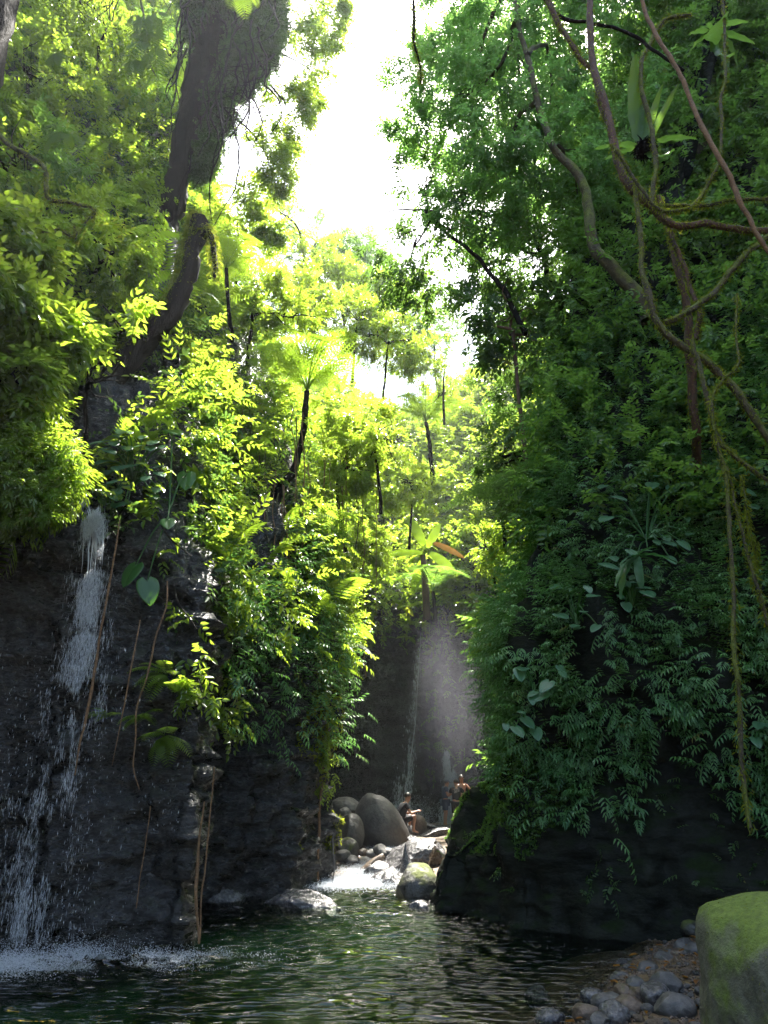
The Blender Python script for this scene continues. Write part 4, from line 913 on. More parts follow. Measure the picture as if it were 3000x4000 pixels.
# hanging fern cascade near top left
root = thing('hanging_fern', 'bunch of long bright ferns hanging from the canopy left of the vine-draped tree', 'fern', P(560, 100, 10))
for k in range(14):
    c = P(random.uniform(520, 620), random.uniform(20, 240), 10); V, Fc, T = one(FRD, c, (random.uniform(-.35, .45), random.uniform(-.3, .1), -1), (0, -1, .2), random.uniform(.7, 1.25), random.uniform(.5, .9))
    build('frond', rel(root, [(V, Fc, T)]), M['fern'], root)
build('rhizome', rel(root, [tube(pxpath([(520, -100), (560, 50), (585, 240), (610, 300)], 10, 16, .02), [.03, .01], 6)]), M['bark_moss'], root)
for k, (px, py, Y, lab) in enumerate([(240, 250, 9, 'long fern fronds drooping in front of the upper left crown'), (1290 - 330, 20, 9, 'bright fern tuft dangling at the top edge over the vine curtain'), (250, 560, 9, 'fern hanging above the hooked branches')]):
    root = thing('hanging_fern', lab, 'fern', P(px, py, Y), 'small hanging ferns')
    for j in range(7):
        V, Fc, T = one(FRD, P(px + random.uniform(-30, 30), py - 40, Y), (random.uniform(-.6, .6), random.uniform(-.4, .2), -1), (0, -1, .2), random.uniform(.35, .8), random.uniform(.4, .8))
        build('frond', rel(root, [(V, Fc, T)]), M['fern'], root)
# small ferns on the rock left of the pillar
for k, (px, py, Y, s) in enumerate([(a_, b_, surfY(a_, b_, None, .12), d_) for a_, b_, c_, d_ in [(655, 2640, 11.6, .5), (700, 2720, 11.6, .45), (640, 2880, 11.5, .5), (560, 2800, 9.3, .35), (430, 2800, 9.2, .3)]]):
    root = thing('rock_fern', ['fern tuft highest on the rock under the elephant ears', 'fern tuft just below the highest on the rock', 'sunlit fern tuft lowest of the rock ferns', 'shaded fern tuft beside the middle hanging root', 'dim fern tuft next to the waterfall'][k], 'fern', P(px, py, Y), 'ferns rooted in the left rock')
    for j in range(9):
        V, Fc, T = one(FRD, P(px, py, Y), (random.uniform(-1, 1), random.uniform(-1, -.1), random.uniform(-.5, .5)), (0, -.3, 1), s * random.uniform(.7, 1.1), random.uniform(.3, .8)); build('frond', rel(root, [(V, Fc, T)]), M['leaf_sun'], root)

# ------------------------------------------------------------------ big single leaves: elephant ears, banana, bird's nest ferns
def heart(w=.8, n=7, drop=.25, notch=.22):
    V = []; Fc = []; k = 2 * n + 1
    for i in range(11):
        v = i / 10; y = -notch + v * (1 + notch)
        hw = w * .5 * math.sin(math.pi * min(1, (v * .86 + .14)) ** .85) ** .7 if v < 1 else 0.001
        if i == 0: hw = w * .22
        for j in range(-n, n + 1):
            u = j / n; yy = y
            if i <= 3: yy = y + (1 - i / 4) * (notch * 1.2) * (1 - abs(u)) ** 1.5
            x = u * hw; z = .10 * abs(u) * w - drop * max(v, 0) ** 2 * .8 + .012 * math.cos(j * math.pi) * abs(u) - .10 * u * u * w
            V.append((x, yy, z))
    for i in range(10):
        for j in range(k - 1): a = i * k + j; Fc.append([a, a + 1, a + k + 1, a + k])
    return np.array(V), np.array(Fc), np.zeros(len(V))
HEART = heart()
def strap(w=.14, drop=.5, n=12, wav=.02, torn=0):
    V = []; Fc = []
    for i in range(n + 1):
        v = i / n; hw = w * .5 * (math.sin(math.pi * (v * .9 + .08)) ** .6); z = -drop * v * v
        for j in range(-2, 3): V.append((j / 2 * hw, v, z + abs(j / 2) * .25 * hw + wav * math.sin(v * 25 + j)))
    for i in range(n):
        for j in range(4): a = i * 5 + j; Fc.append([a, a + 1, a + 6, a + 5])
    return np.array(V), np.array(Fc), np.zeros(len(V))
STRAP = strap()
def eared(label, base, leaves, m='bigleaf', cat='elephant ear', name='elephant_ear_plant', group=None, surf=0):
    if surf: b_ = proj(np.array([base], float)); base = P(b_[0][0], b_[1][0], surfY(b_[0][0], b_[1][0], None, surf * .4))
    """leaves: (px,py,Y,size,tilt dir)"""
    root = thing(name, label, cat, base, group)
    for px, py, Y, s, d in leaves:
        if surf: Y = surfY(px, py, None, surf + random.uniform(-.12, .15))
        c = P(px, py, Y); d = np.array(d, float)
        lf = build('leaf', rel(root, [one(HEART, c, d, (0, -.55, 1) , s, random.uniform(.3, .8))]), M[m], root, True)
        pp = smooth_path([np.array(base), (np.array(base) + c) / 2 + (0, 0, .15), c], 12)
        build('petiole', [(tube(pp, [.016, .008], 5)[0] - np.array(root.location), tube(pp, [.016, .008], 5)[1])], M['bigleaf'], lf, True)
    return root
eared('elephant ear plant with two large glossy leaves hanging over the dark rock', P(660, 2020, 9.3),
      [(530, 2210, 9.0, .34, (-.35, -.5, -1)), (575, 2270, 8.9, .36, (.4, -.4, -1))], surf=.35)
eared('elephant ear plant with bright backlit round leaves above the near rock', P(660, 2000, 9.6),
      [(670, 1680, 8.9, .36, (.5, -.6, -.35)), (730, 1850, 8.9, .36, (.15, -.5, -.8)), (655, 2030, 8.9, .26, (.3, -.7, -.6))], surf=.6)
q0 = P(520, 1900, 9.6)
eared('cluster of blue-green lobed leaves beside the waterfall top', q0, [(random.uniform(390, 640), random.uniform(1640, 1970), random.uniform(9.2, 9.8), random.uniform(.14, .22), (random.uniform(-.8, .8), -.6, -.4)) for _ in range(34)], 'paleleaf', 'leafy plant', 'lobed_leaf_plant', surf=.6)
for k, (a, b, c, d, n_, s, Y, lab) in enumerate([(2150, 2250, 2350, 2500, 12, .26, 10.6, 'pale broad-leaved plant high on the shaded right slope'), (2350, 1850, 2700, 2250, 20, .28, 11.2, 'band of pale broad leaves along the upper right slope'),
        (2380, 2260, 2560, 2360, 6, .26, 9.8, 'broad-leaved plant just under the pale umbrella plant'), (1980, 2600, 2200, 2720, 9, .26, 10.8, 'pale broad leaves near the edge of the shaded right shoulder'),
        (1960, 2770, 2160, 2850, 5, .24, 10.7, 'lowest broad leaves on the shaded right shoulder'), (2700, 1750, 2950, 2000, 12, .24, 10.5, 'pale broad leaves near the right edge under the lianas'), (2950, 2800, 3050, 2900, 4, .24, 8.2, 'broad leaves cut by the right edge')]):
    eared(lab, P((a + c) / 2, (b + d) / 2 + 60, Y + .5), [(random.uniform(a, c), random.uniform(b, d), Y + random.uniform(-.2, .3), s * random.uniform(.45, 1.0), (random.uniform(-.9, .6), -.7, random.uniform(-.8, -.1))) for _ in range(n_)], 'paleleaf', 'leafy plant', 'broad_leaf_plant', 'broad-leaved plants on the right slope', surf=.6)
def strapped(name, label, cat, c, leaves, m, w=1.0, core=None, tint=None):
    root = thing(name, label, cat, c)
    for (d, L, ww) in leaves:
        build('frond' if 'nest' in name else 'leaf', rel(root, [one(STRAP, c, d, (0, 0, 1) if abs(d[2]) < .8 else (0, 1, .3), (L * ww, L, L), random.uniform(.3, .8))]), M[m], root, True)
    if core:
        V, Fc = rock_arr((core, core, core), 5, 3, .3); q = mossify(np.array([c, c + (0, 0, .01)]), [core, core], 1200, (.05, .11))
        o = build('root_ball', rel(root, [(V + c, Fc), q]), M['bark'], root)
    return root
def D(px0, py0, px1, py1, Y, dy=0):
    a = P(px0, py0, Y); b = P(px1, py1, Y + dy); return tuple(b - a), float(np.linalg.norm(b - a))
c = P(2520, 580, 8.5); lv = []
for x, y, ww in ((2535, 430, 1.6), (2430, 375, 2.2), (2480, 460, 2.0), (2335, 510, 1.8), (2640, 465, 1.6), (2610, 690, 2.2), (2590, 420, 1.3), (2380, 560, 1.8)):
    d, L = D(2520, 570, x, y, 8.5, random.uniform(-.3, .3)); lv.append((d, L * .95, ww * .62))
strapped('birds_nest_fern', 'bird\'s nest fern with a black root ball hanging among the lianas', 'fern', c, lv, 'leaf_mid', core=.13)
c = P(2790, 130, 8.5); lv = []
for x, y in ((2760, 60), (2830, 50), (2880, 110), (2700, 90), (2730, 230), (2790, 290), (2860, 240), (2680, 150), (2920, 180)):
    d, L = D(2790, 120, x, y, 8.5, random.uniform(-.3, .2)); lv.append((d, L * 1.3, 1.1))
strapped('birds_nest_fern', 'bird\'s nest fern with drooping silvery leaves near the top right corner', 'fern', c, lv, 'leaf_mid', core=.1)
UY = surfY(2490, 2170, None, .7); c = P(2490, 2170, UY); lv = []
for x, y in ((2380, 2200), (2380, 2240), (2420, 2150), (2610, 2130), (2600, 2170), (2530, 2110), (2490, 2250)):
    d, L = D(2490, 2160, x, y, UY, -.15); lv.append((d, L * 1.1, 1.9))
strapped('umbrella_plant', 'pale plant with a whorl of long leaves in the middle of the right slope', 'leafy plant', c, lv, 'paleleaf')
c = P(1650, 2170, 26); root = thing('banana_plant', 'banana plant with long bright paddles above the far falls', 'banana plant', P(1660, 2420, 29.4))
build('stem', rel(root, [tube(pxpath([(1668, 2420), (1662, 2300), (1652, 2170)], 29.4, 12), [.17, .12], 8, .1)]), M['bark_red'], root, True)
for x0, y0, x1, y1, ww, m in ((1655, 2130, 1600, 2010, 2.4, 'fern'), (1650, 2160, 1500, 2150, 1.5, 'fern'), (1648, 2190, 1615, 2300, 2.2, 'fern'), (1690, 2120, 1820, 2165, 1.6, 'brown_leaf'), (1680, 2160, 1790, 2230, 2.6, 'fern'), (1670, 2140, 1720, 2040, 2.0, 'fern')):
    d, L = D(x0, y0, x1, y1, 29.4); build('leaf', rel(root, [one(STRAP, P(x0, y0, 29.4), d, (.2, -1, .3), (L * ww, L, L * .4), random.uniform(.5, .8))]), M[m], root, True)

# ------------------------------------------------------------------ lianas and roots
def liana(name, label, l, Y, r, m='bark_red', moss=0, group=None, wob=.03, cat='liana', k=8):
    pp = pxpath(l, Y, 70, wob, len(label)); root = thing(name, label, cat, pp[0], group)
    build('stem', rel(root, [tube(pp, r, k, .28, seed=len(label))]), M[m], root, True)
    if moss: build('moss', rel(root, [mossify(smooth_path(pp, 300), r if np.ndim(r) else [r, r], moss, (.02, .07))]), M['moss_fib'], root)
    return root
G = 'lianas looping across the top right'
liana('liana', 'thickest brown liana running from the top edge down to the horizontal loop', [(2305, -80), (2320, 250), (2390, 520), (2440, 690), (2520, 790), (2640, 880), (2760, 872), (2880, 895), (3080, 900)], 7.6, [.055, .06, .05, .045], moss=3000, group=G)
liana('liana', 'brown liana joining the thickest one from its left', [(2120, -60), (2165, 55), (2200, 130), (2260, 220), (2330, 300), (2350, 420), (2400, 540)], 7.7, [.05, .035, .03], moss=2000, group=G)
liana('liana', 'smooth black liana arching from the top towards the root-ball fern', [(2080, -40), (2200, 60), (2300, 90), (2420, 115), (2540, 180), (2670, 275)], 7.8, [.03, .025], 'bark', group=G)
liana('liana', 'straight tan liana slanting down to the right edge', [(2480, -60), (2560, 130), (2640, 260), (2700, 400), (2780, 560), (2850, 700), (2900, 800), (2960, 930), (3060, 1060)], 7.2, [.03, .035, .03], 'root', group=G)
liana('liana', 'thin mossy liana hanging in a deep U under the black root ball', [(2390, 560), (2450, 660), (2560, 805), (2650, 825), (2730, 780), (2800, 640), (2820, 400), (2830, 200), (2820, -60)], 7.4, .022, 'bark_moss', 2000, G)
liana('liana', 'mossy branch rising to the right edge under the tan liana', [(2590, 1262), (2680, 1220), (2780, 1150), (2860, 1060), (2930, 980), (3060, 880)], 7.6, [.04, .045], 'bark_moss', 1500, G)
liana('liana', 'mossy stem dropping from the loop then slanting to the right edge', [(2480, 700), (2500, 900), (2520, 1100), (2560, 1230), (2620, 1320), (2750, 1400), (2850, 1490), (2940, 1620), (3050, 1780)], 7.5, [.03, .05, .045], 'bark_moss', 2200, G)
liana('liana', 'reddish hanging trunk below the horizontal loop', [(2610, 860, 8.4), (2640, 1000, 8.4), (2680, 1200, 8.5), (2700, 1450, 8.8), (2720, 1700, 9.3), (2730, 1950, surfY(2730, 1950, None, -.3))], 8.4, [.06, .07], 'bark_red', 2500, G)
liana('liana', 'second reddish stem crossing behind the mossy branch', [(2570, 760), (2640, 950), (2720, 1200), (2730, 1330)], 8.0, .035, 'bark_red', 2000, G)
liana('liana', 'mid-grey stem climbing from the loop towards the top right corner', [(2540, 830), (2560, 600), (2500, 300), (2540, 170), (2600, 80), (2700, 60)], 8.2, [.04, .03], 'bark_moss', 2000, G)
liana('liana', 'mossy horizontal liana reaching the right edge above the thick loop', [(2560, 810), (2680, 800), (2800, 790), (2900, 785), (3050, 770)], 7.8, .025, 'bark_moss', 1500, G)
liana('liana', 'lower mossy root slanting steeply to the right edge', [(2700, 1330), (2760, 1560), (2800, 1700), (2880, 1800), (3050, 1900)], 7.3, [.03, .025], 'bark_moss', 1000, G)
liana('liana', 'bare vine dangling alone in the sky from the top edge', [(1612, -80), (1618, 60), (1622, 150), (1635, 250), (1652, 325)], 6.5, [.020, .018, .010], 'bark', 700, cat='liana')
G = 'aerial roots hanging in front of the right slope'
liana('hanging_root', 'long mossy aerial root reaching down to the beach', [(2870, 1150), (2880, 1400), (2830, 1480), (2780, 1560), (2790, 1700), (2830, 1850), (2850, 2050), (2870, 2300), (2868, 2550), (2890, 2750), (2900, 3000), (2935, 3230)], 6.6, [.012, .018, .022, .02], 'bark_moss', 1500, G, .02)
liana('hanging_root', 'aerial root swinging out to the right edge at mid height', [(2840, 1820), (2880, 2000), (2920, 2150), (2960, 2300), (3000, 2450)], 6.6, [.014, .02], 'bark_moss', 700, G, .02)
liana('hanging_root', 'thin aerial root just right of the longest one', [(2900, 1850), (2920, 2050), (2950, 2150), (2945, 2300)], 6.7, .008, 'bark_moss', 700, G, .02)
G = 'orange roots hanging over the near left rock'
liana('hanging_root', 'thick orange-brown root hanging right beside the waterfall', [(470, 2030), (450, 2150), (420, 2330), (385, 2520), (350, 2750), (310, 2930), (290, 3030)], 8.3, [.008, .014, .018, .006], 'root', 0, G, .01)
liana('hanging_root', 'thin straight orange root between the two thicker ones', [(545, 2420), (520, 2560), (490, 2720), (465, 2860), (440, 2990)], 8.4, [.008, .010, .003], 'root', 0, G, .01)
liana('hanging_root', 'kinked orange root ending in a small hook', [(655, 2270), (650, 2370), (610, 2480), (575, 2640), (535, 2760), (530, 2880), (522, 2990), (545, 3085)], 8.5, [.008, .012, .01, .006], 'root', 0, G, .012)
liana('hanging_root', 'pale rooty strand reaching the pool at the corner of the near rock', [(800, 3130), (775, 3280), (765, 3420), (770, 3560), (772, 3690)], 8.9, [.010, .02, .012], 'root', 0, G, .015)
liana('hanging_root', 'dim brown root beside the pale strand at the rock corner', [(835, 3000), (820, 3200), (800, 3380), (785, 3560), (775, 3680)], 9.0, [.008, .012, .01], 'root', 0, G, .015)
liana('hanging_root', 'reddish root bundle trailing down the mossy pillar to the water', [(1262, 2960), (1255, 3080), (1248, 3200), (1242, 3330), (1246, 3470)], 14.3, [.02, .03, .015], 'root', 0, G, .02)
liana('hanging_root', 'white dripping strand at the right side of the mossy pillar', [(1300, 3250), (1300, 3330), (1306, 3400), (1300, 3455)], 14.5, [.012, .016, .01], 'rock', 0, G, .02)
liana('hanging_root', 'thin faint root on the dark rock left of the corner', [(590, 3150), (570, 3300), (545, 3450), (530, 3550)], 8.6, .006, 'root', 0, G, .01)
# many thin vines hanging in the middle of the left slope
for k in range(46):
    px = random.uniform(900, 1480); y0 = random.uniform(1550, 2250); L = random.uniform(200, 700); Y = ip(px, [(900, 13), (1200, 15), (1480, 20)]) - random.uniform(0, .8)
    pp = pxpath([(px, y0), (px + random.uniform(-12, 12), y0 + L / 2), (px + random.uniform(-20, 20), y0 + L)], Y, 20, .05, k)
    if pp[-1, 2] < .5: continue
    o = build('hanging_vine', [tube(pp, random.uniform(.006, .016), 4)], M['bark_moss' if k % 2 else 'root'], smooth=True)
    tag(o, 'thin vine hanging straight down among the sunlit leaves of the middle slope', 'vine', 'thin vines hanging in the middle slope')
# mossy pillar dressing
q, nn = sample_sheet('cliff_left', 900, lambda c, px, py: (px > 1120) * (px < 1345) * (py > 2650) * (py < 3330) * (c[:, 1] > 12) * (c[:, 1] < 17) * (fbm(c * np.array([2.5, 2.5, 1.2]), 3, 6) + (px - 1240) / 170 > .15))
o = build('cliff_moss', [inst(leaf(.5, .02, .2), q, frame(nn * .6 + RG.normal(0, .4, nn.shape) + np.array([0, 0, -.5]), RG.normal(0, 1, nn.shape)), RG.uniform(.03, .08, len(q)), RG.uniform(.2, .95, len(q)))], M['moss_fib'])
tag(o, 'yellow-green moss glowing on the rock pillar beside the rapids', 'moss', kind='stuff')
q, nn = sample_sheet('cliff_right', 3500, lambda c, px, py: (px > 1600) * (px < 2250) * (py > 2900) * (py < 3420) * (c[:, 1] < 14) * (fbm(c * 1.6, 3, 6) + (3250 - py) / 350 > .2))
o = build('cliff_moss', [inst(leaf(.5, .02, .2), q, frame(nn * .8 + RG.normal(0, .4, nn.shape), RG.normal(0, 1, nn.shape)), RG.uniform(.02, .05, len(q)), RG.uniform(.0, .5, len(q)))], M['leaf_mid'])
tag(o, 'dark green moss on the shoulder of the shaded right cliff', 'moss', kind='stuff')
veg('undergrowth', 'sparse dim seedlings and moss dotting the bare rock low on the right cliff', 'cliff_right', 26, NET + SPR, M['leaf_dark'],
    lambda c, px, py: (c[:, 2] > .35) * (c[:, 2] < 3.2) * (c[:, 1] < 13) * (fbm(c * 1.3, 3, 29) > .05), (.08, .2), (.0, .08), drop=.4, clump=1.5)
# leafy creeper column over the pillar edge with pale glinting leaves
root = thing('creeper', 'creeper with pale glinting leaves hanging down the edge of the mossy pillar', 'creeper', P(1240, 2560, 14.6))
q = np.stack([P(random.uniform(1190, 1290) + (y - 2560) * .06, y, 14.35) for y in np.linspace(2560, 3090, 150)])
build('foliage', rel(root, sprays(SPR, q, np.tile([[.3, -1, 0]], (len(q), 1)), RG.uniform(.2, .32, len(q)), RG.uniform(.3, .9, len(q)), .5)), M['leaf_sun'], root)
build('stem', rel(root, [tube(pxpath([(1230, 2500), (1240, 2700), (1260, 2900), (1270, 3080)], 14.5, 20, .03), .012, 5)]), M['bark'], root)
# bigger glinting leaves on the left rock edge
for k, (a, b, c_, d, n_, Y, lab) in enumerate([(760, 2240, 960, 2420, 60, 10.6, 'leafy branch with large backlit leaves over the recess in the left cliff'), (700, 2420, 880, 2620, 34, 10.4, 'drooping pale leaf cluster on the dark recess'), (780, 2640, 960, 2880, 46, 10.9, 'glossy-leaved shrub beside the small-leaf bulge'), (860, 2050, 1050, 2260, 60, 11.8, 'shadowed shrub of long leaves below the small fern'), (560, 2010, 760, 2200, 60, surfY(650, 2100, None, .3), 'shrub spilling over the near rock above the elephant ear leaves'), (640, 2250, 780, 2480, 46, surfY(710, 2370, None, .3), 'trailing shrub right of the two hanging elephant ear leaves'), (700, 2540, 830, 2760, 34, surfY(765, 2640, None, .25), 'small-leaved shrub clinging to the corner of the near rock')]):
    root = thing('rock_shrub', lab, 'shrub', P((a + c_) / 2, (b + d) / 2, Y + .4), 'shrubs growing from the left cliff')
    q = np.stack([P(random.uniform(a, c_), random.uniform(b, d), Y + random.uniform(-.25, .3)) for _ in range(n_)])
    build('foliage', rel(root, sprays(BLS, q, np.tile([[.5, -.8, -.1]], (n_, 1)), RG.uniform(.2, .32, n_), RG.uniform(.3, .9, n_), .5)), M['leaf_sun'], root)
    build('stem', rel(root, [tube(smooth_path([P((a + c_) / 2 - 40, b, Y + .5), P((a + c_) / 2, (b + d) / 2, Y), P(c_ - 20, d - 20, Y)], 12, .05), [.02, .006], 5)]), M['bark'], root)

# ------------------------------------------------------------------ people
def skinned(name, J, E, parent, m, root=0, lv=2):
    """J: list of (xyz, radius or (rx,ry)); E: edges; a continuous skinned surface"""
    me = bpy.data.meshes.new(name); me.from_pydata([tuple(j[0]) for j in J], E, []); o = link(name, me, m, parent)
    o.modifiers.new('skin', 'SKIN'); sv = me.skin_vertices[0].data
    for i, j in enumerate(J):
        r_ = j[1]; sv[i].radius = (r_, r_) if np.ndim(r_) == 0 else r_; sv[i].use_root = (i == root)
    o.modifiers['skin'].use_smooth_shade = True
    s = o.modifiers.new('sub', 'SUBSURF'); s.levels = lv; s.render_levels = lv
    dg = bpy.context.evaluated_depsgraph_get(); m2 = bpy.data.meshes.new_from_object(o.evaluated_get(dg)); o.modifiers.clear(); o.data = m2
    if not m2.materials: m2.materials.append(m)
    for p_ in m2.polygons: p_.use_smooth = True
    return o
def person(label, loc, rot, pose, tee, shorts, hair, sc=1.0, cap=None, printed=False, shirt=True, glasses=False):
    D_ = dict(pelvis=(0, 0, .93), spine=(0, 0, 1.1), chest=(0, 0, 1.3), neck=(0, 0, 1.46), head=(0, .02, 1.62),
              shL=(-.18, 0, 1.39), elL=(-.24, -.02, 1.12), wrL=(-.25, .06, .88), shR=(.18, 0, 1.39), elR=(.24, -.02, 1.12), wrR=(.25, .06, .88),
              hiL=(-.09, 0, .88), knL=(-.1, .02, .48), anL=(-.1, -.02, .08), hiR=(.09, 0, .88), knR=(.1, .02, .48), anR=(.1, -.02, .08), face=(0, 1, 0), toe=(0, 1, -.25))
    D_.update(pose); g = {k: np.array(v, float) for k, v in D_.items()}
    root = thing('person', label, 'person', loc, 'bathers by the falls'); root.rotation_euler = (0, 0, rot); root.scale = (sc,) * 3
    f = nrm(g['face']); upv = nrm(g['head'] - g['neck']); side = nrm(np.cross(f, upv)); f = nrm(np.cross(upv, side))
    J, E, ix = [], [], {}
    def add(k, p_, r, par=None):
        ix[k] = len(J); J.append((np.array(p_, float), r))
        if par is not None: E.append((ix[par], ix[k]))
    add('pelvis', g['pelvis'], (.14, .11)); add('spine', g['spine'], (.125, .10), 'pelvis'); add('chest', g['chest'], (.15, .11), 'spine'); add('neck', g['neck'], .052, 'chest')
    h = g['head']
    add('jaw', h - upv * .075 + f * .02, (.062, .068), 'neck'); add('mid', h + f * .005, (.076, .092), 'jaw'); add('brow', h + upv * .05, (.074, .09), 'mid'); add('crown', h + upv * .095 - f * .01, (.045, .055), 'brow')
    add('nose', h - upv * .015 + f * .105, .013, 'mid'); add('chin', h - upv * .10 + f * .07, .024, 'jaw')
    for s, t in (('L', -1), ('R', 1)):
        add('ear' + s, h + side * .085 * t - f * .01, .012, 'mid')
        add('sh' + s, g['sh' + s], .058, 'chest'); a, b = g['sh' + s], g['el' + s]
        add('ua' + s, a * .5 + b * .5, .046, 'sh' + s); add('el' + s, b, .037, 'ua' + s); c = g['wr' + s]
        add('fa' + s, b * .6 + c * .4, .036, 'el' + s); add('wr' + s, c, .024, 'fa' + s)
        d = nrm(c - b); q = nrm(np.cross(d, (.3, .2, 1))); u = np.cross(q, d)
        add('pa' + s, c + d * .06, (.034, .018), 'wr' + s)
        for k in range(4):
            p0 = c + d * .10 + q * (.022 * (k - 1.5)); L = (.065, .08, .075, .058)[k]
            add('f%d' % k + s, p0, .009, 'pa' + s); add('g%d' % k + s, p0 + d * L * .5 - u * .008, .0085, 'f%d' % k + s); add('t%d' % k + s, p0 + d * L * .85 - u * .03, .007, 'g%d' % k + s)
        add('th' + s, c + d * .055 + q * .045 * t - u * .01, .010, 'pa' + s); add('tt' + s, c + d * .095 + q * .055 * t - u * .02, .008, 'th' + s)
        add('hi' + s, g['hi' + s], .088, 'pelvis'); a, b = g['hi' + s], g['kn' + s]
        add('ti' + s, a * .55 + b * .45, .074, 'hi' + s); add('kn' + s, b, .054, 'ti' + s); c = g['an' + s]
        add('ca' + s, b * .65 + c * .35 - nrm(g['toe']) * .015, .050, 'kn' + s); add('an' + s, c, .034, 'ca' + s)
        t_ = nrm(g['toe']); add('he' + s, c - t_ * .03 + (0, 0, -.03), .028, 'an' + s); add('fo' + s, c + t_ * .09 + (0, 0, -.025), (.036, .026), 'an' + s); add('to' + s, c + t_ * .17 + (0, 0, -.025), (.034, .015), 'fo' + s)
    body = skinned('body', J, E, root, M['skin'])
    def cl(name, keys, edges, m):
        J2 = [(J[ix[k]][0] if isinstance(k, str) else k[0], r) for k, r in keys]
        return skinned(name, J2, edges, root, m)
    if shirt:
        mid = lambda s: (J[ix['ua' + s]][0] * .9 + J[ix['el' + s]][0] * .1,)
        cl('shirt', [('pelvis', (.165, .135)), ('spine', (.155, .13)), ('chest', (.175, .135)), ('shL', .078), (mid('L'), .068), ('shR', .078), (mid('R'), .068), ((J[ix['chest']][0] * .45 + J[ix['neck']][0] * .55,), (.10, .08))],
           [(0, 1), (1, 2), (2, 3), (3, 4), (2, 5), (5, 6), (2, 7)], tee)
    cl('shorts', [('pelvis', (.168, .138)), ('hiL', .112), ('tiL', .098), ((J[ix['tiL']][0] * .3 + J[ix['knL']][0] * .7,), .088), ('hiR', .112), ('tiR', .098), ((J[ix['tiR']][0] * .3 + J[ix['knR']][0] * .7,), .088)],
       [(0, 1), (1, 2), (2, 3), (0, 4), (4, 5), (5, 6)], shorts)
    V, Fc = ICO[3]; V = V[:].copy(); Rm = np.stack([side, f, upv], 1)
    HV = V * np.array([.089, .104, .105]); HV[:, 2] = np.maximum(HV[:, 2], np.where(HV[:, 1] > .02, .035, -.05) + .008 * vnoise(V * 9, 2))
    HV *= (1 + .05 * vnoise(V * 8, 3))[:, None]
    build('hair', [(HV @ Rm.T + h + upv * .025 - f * .008, Fc)], hair, root, True)
    if cap is not None:
        CV = V * np.array([.098, .112, .10]); CV[:, 2] = np.maximum(CV[:, 2], .03)
        B = [(x * .07, .09 + .10 * (1 - x * x), .035 - .01 * x * x) for x in np.linspace(-1, 1, 9)]; B2 = [(x * .07, .07, .045) for x in np.linspace(-1, 1, 9)]
        BV = np.array(B + B2 + [(a[0], a[1], a[2] - .006) for a in B + B2]); BF = [[i, i + 1, i + 10, i + 9] for i in range(8)] + [[i + 18, i + 27, i + 28, i + 19] for i in range(8)] + [[i, i + 18, i + 19, i + 1] for i in range(8)]
        build('cap', [(CV @ Rm.T + h + upv * .03, Fc), (BV @ Rm.T + h + upv * .03, np.array(BF))], cap, root, False)
    if glasses:
        G_ = []
        for t in (-1, 1):
            th = np.linspace(0, 2 * math.pi, 13); pp = h + f * .102 + upv * .018 + side * (.034 * t) + np.outer(np.cos(th) * .024, side) + np.outer(np.sin(th) * .018, upv); G_.append(tube(pp, .003, 4))
        G_.append(tube(np.array([h + f * .105 + upv * .02 - side * .012, h + f * .105 + upv * .02, h + f * .105 + upv * .02 + side * .012]), .003, 4))
        build('glasses', G_, M['tee_black'], root)
    if printed:
        c = (g['chest'] * .75 + g['neck'] * .25); bk = -np.array([0, 1, 0.]); ps = []
        for r_ in range(4):
            x = -.09
            while x < .08:
                wd = random.uniform(.012, .03); z = c[2] + .04 - r_ * .04; y = c[1] - .148
                ps.append((np.array([[x, y, z], [x + wd, y, z], [x + wd, y - .004, z + .02], [x, y - .004, z + .02], ]), np.array([[0, 1, 2, 3]]))); x += wd + random.uniform(.008, .02)
        build('shirt_print', ps, M['print'], root)
    return root
q = P(1566, 3236, 22.0)
person('seated person in black with short hair, knees drawn up beside the egg-shaped boulder', (q[0] - .02, 22.0, .50), R(-70),
       dict(pelvis=(0, 0, .32), spine=(0, .04, .48), chest=(0, .13, .68), neck=(0, .20, .82), head=(0, .25, .97), shL=(-.17, .13, .76), elL=(-.2, .26, .52), wrL=(-.12, .50, .56),
            shR=(.17, .13, .76), elR=(.2, .26, .52), wrR=(.12, .50, .58), hiL=(-.09, .04, .30), knL=(-.12, .42, .48), anL=(-.1, .30, .08), hiR=(.09, .04, .30), knR=(.12, .44, .46), anR=(.1, .38, .06), toe=(0, 1, -.2), face=(0, 1, -.1)),
       M['tee_black'], M['tee_black'], M['hair'], .98)
q = P(1782, 3100, 24.0)
person('standing person seen from behind in a dark printed T-shirt and shorts, bending an elbow', (q[0], 24.0, .42), R(12),
       dict(spine=(.01, .03, 1.1), chest=(.03, .07, 1.28), neck=(.05, .12, 1.43), head=(.06, .17, 1.57), shL=(-.15, .06, 1.36), elL=(-.2, .22, 1.14), wrL=(-.12, .42, 1.2), shR=(.2, .06, 1.36), elR=(.36, .02, 1.14), wrR=(.26, .22, 1.22), face=(.1, 1, -.3)),
       M['tee_black'], M['tee_black'], M['hair'], .92, printed=True)
q = P(1804, 3100, 24.7)
person('bare-shouldered person with glasses facing the camera, arm raised to the chest', (q[0], 24.7, .5), R(176),
       dict(shL=(-.18, 0, 1.40), elL=(-.36, .10, 1.16), wrL=(-.2, .2, 1.36), elR=(.26, .05, 1.12), wrR=(.2, .22, .95)), M['skin'], M['tee_black'], M['hair'], .93, shirt=False, glasses=True)
q = P(1738, 3120, 25.6)
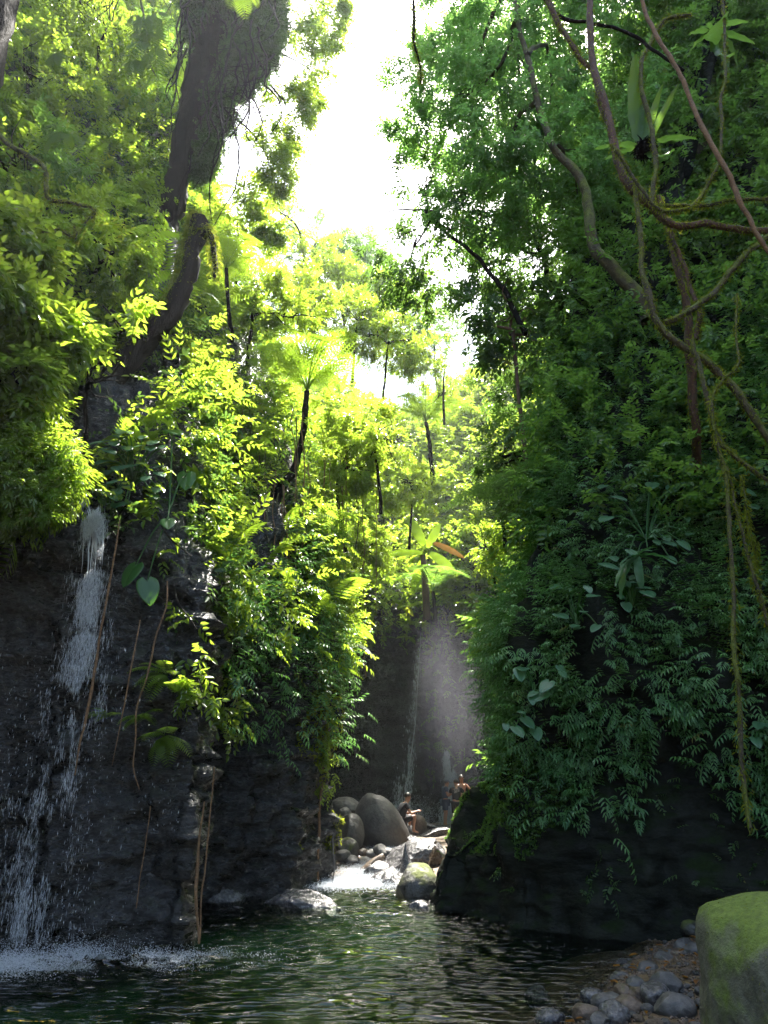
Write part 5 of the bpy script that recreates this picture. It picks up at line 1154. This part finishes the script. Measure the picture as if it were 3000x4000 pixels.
person('person in a cap and blue-grey clothes standing side-on in the spray', (q[0], 25.6, .5), R(-80),
       dict(spine=(0, .0, 1.08), chest=(0, .03, 1.26), neck=(0, .06, 1.42), head=(0, .09, 1.56), elL=(-.2, .06, 1.1), wrL=(-.14, .3, 1.2), elR=(.2, .06, 1.1), wrR=(.14, .28, 1.16)),
       M['tee_blue'], M['tee_blue'], M['hair'], .88, cap=M['tee_blue'])
# drifting mist lit by the sun in front of the back cliff
V, Fc = ICO[4]; V = V.copy()
def mist(name, label, c, s, dens, an=.35, skew=0):
    m, n, o = mat(name); v = N(n, 'VolumePrincipled'); v.inputs['Color'].default_value = (.86, .88, 1, 1); v.inputs['Density'].default_value = dens; v.inputs['Anisotropy'].default_value = an
    n.links.new(v.outputs[0], o.inputs[1]); W = V * (1 + .18 * fbm(V * 1.5, 2, 7))[:, None] * np.array(s)
    W[:, 0] *= 1 - .35 * V[:, 2]; W[:, 0] += skew * V[:, 2]
    ob = build(name, [(W, Fc)], m, smooth=True); ob.location = c; tag(ob, label, 'mist', kind='stuff')
for k in range(5):
    f_ = (.5, .75, 1.0, 1.25, 1.5)[k]
    mist('mist', ['innermost veil of sunlit mist before the back cliff', 'second veil of mist round the falling water', 'wide veil of mist before the back cliff', 'pale mist spreading over the bathers', 'outermost faint mist in the far end of the gorge'][k],
         (2.0 + .12 * k, 25.9 - .1 * k, 3.6 + .2 * k), (1.15 * f_, .9 * f_ + .3, 3.6 * (.6 + .35 * f_)), (.014, .012, .010, .009, .006)[k], skew=-.35)
# the air of the gorge
bm = bmesh.new(); bmesh.ops.create_cube(bm, size=1); me = bpy.data.meshes.new('haze'); bm.to_mesh(me); bm.free()
m, n, o = mat('haze'); v = N(n, 'VolumePrincipled'); v.inputs['Color'].default_value = (.9, .94, 1, 1); v.inputs['Density'].default_value = .0006; v.inputs['Anisotropy'].default_value = .45
n.links.new(v.outputs[0], o.inputs[1]); ob = link('haze', me, m); ob.scale = (620, 640, 75); ob.location = (0, 10, 34); tag(ob, 'thin sunlit haze filling the gorge', 'haze', kind='stuff')
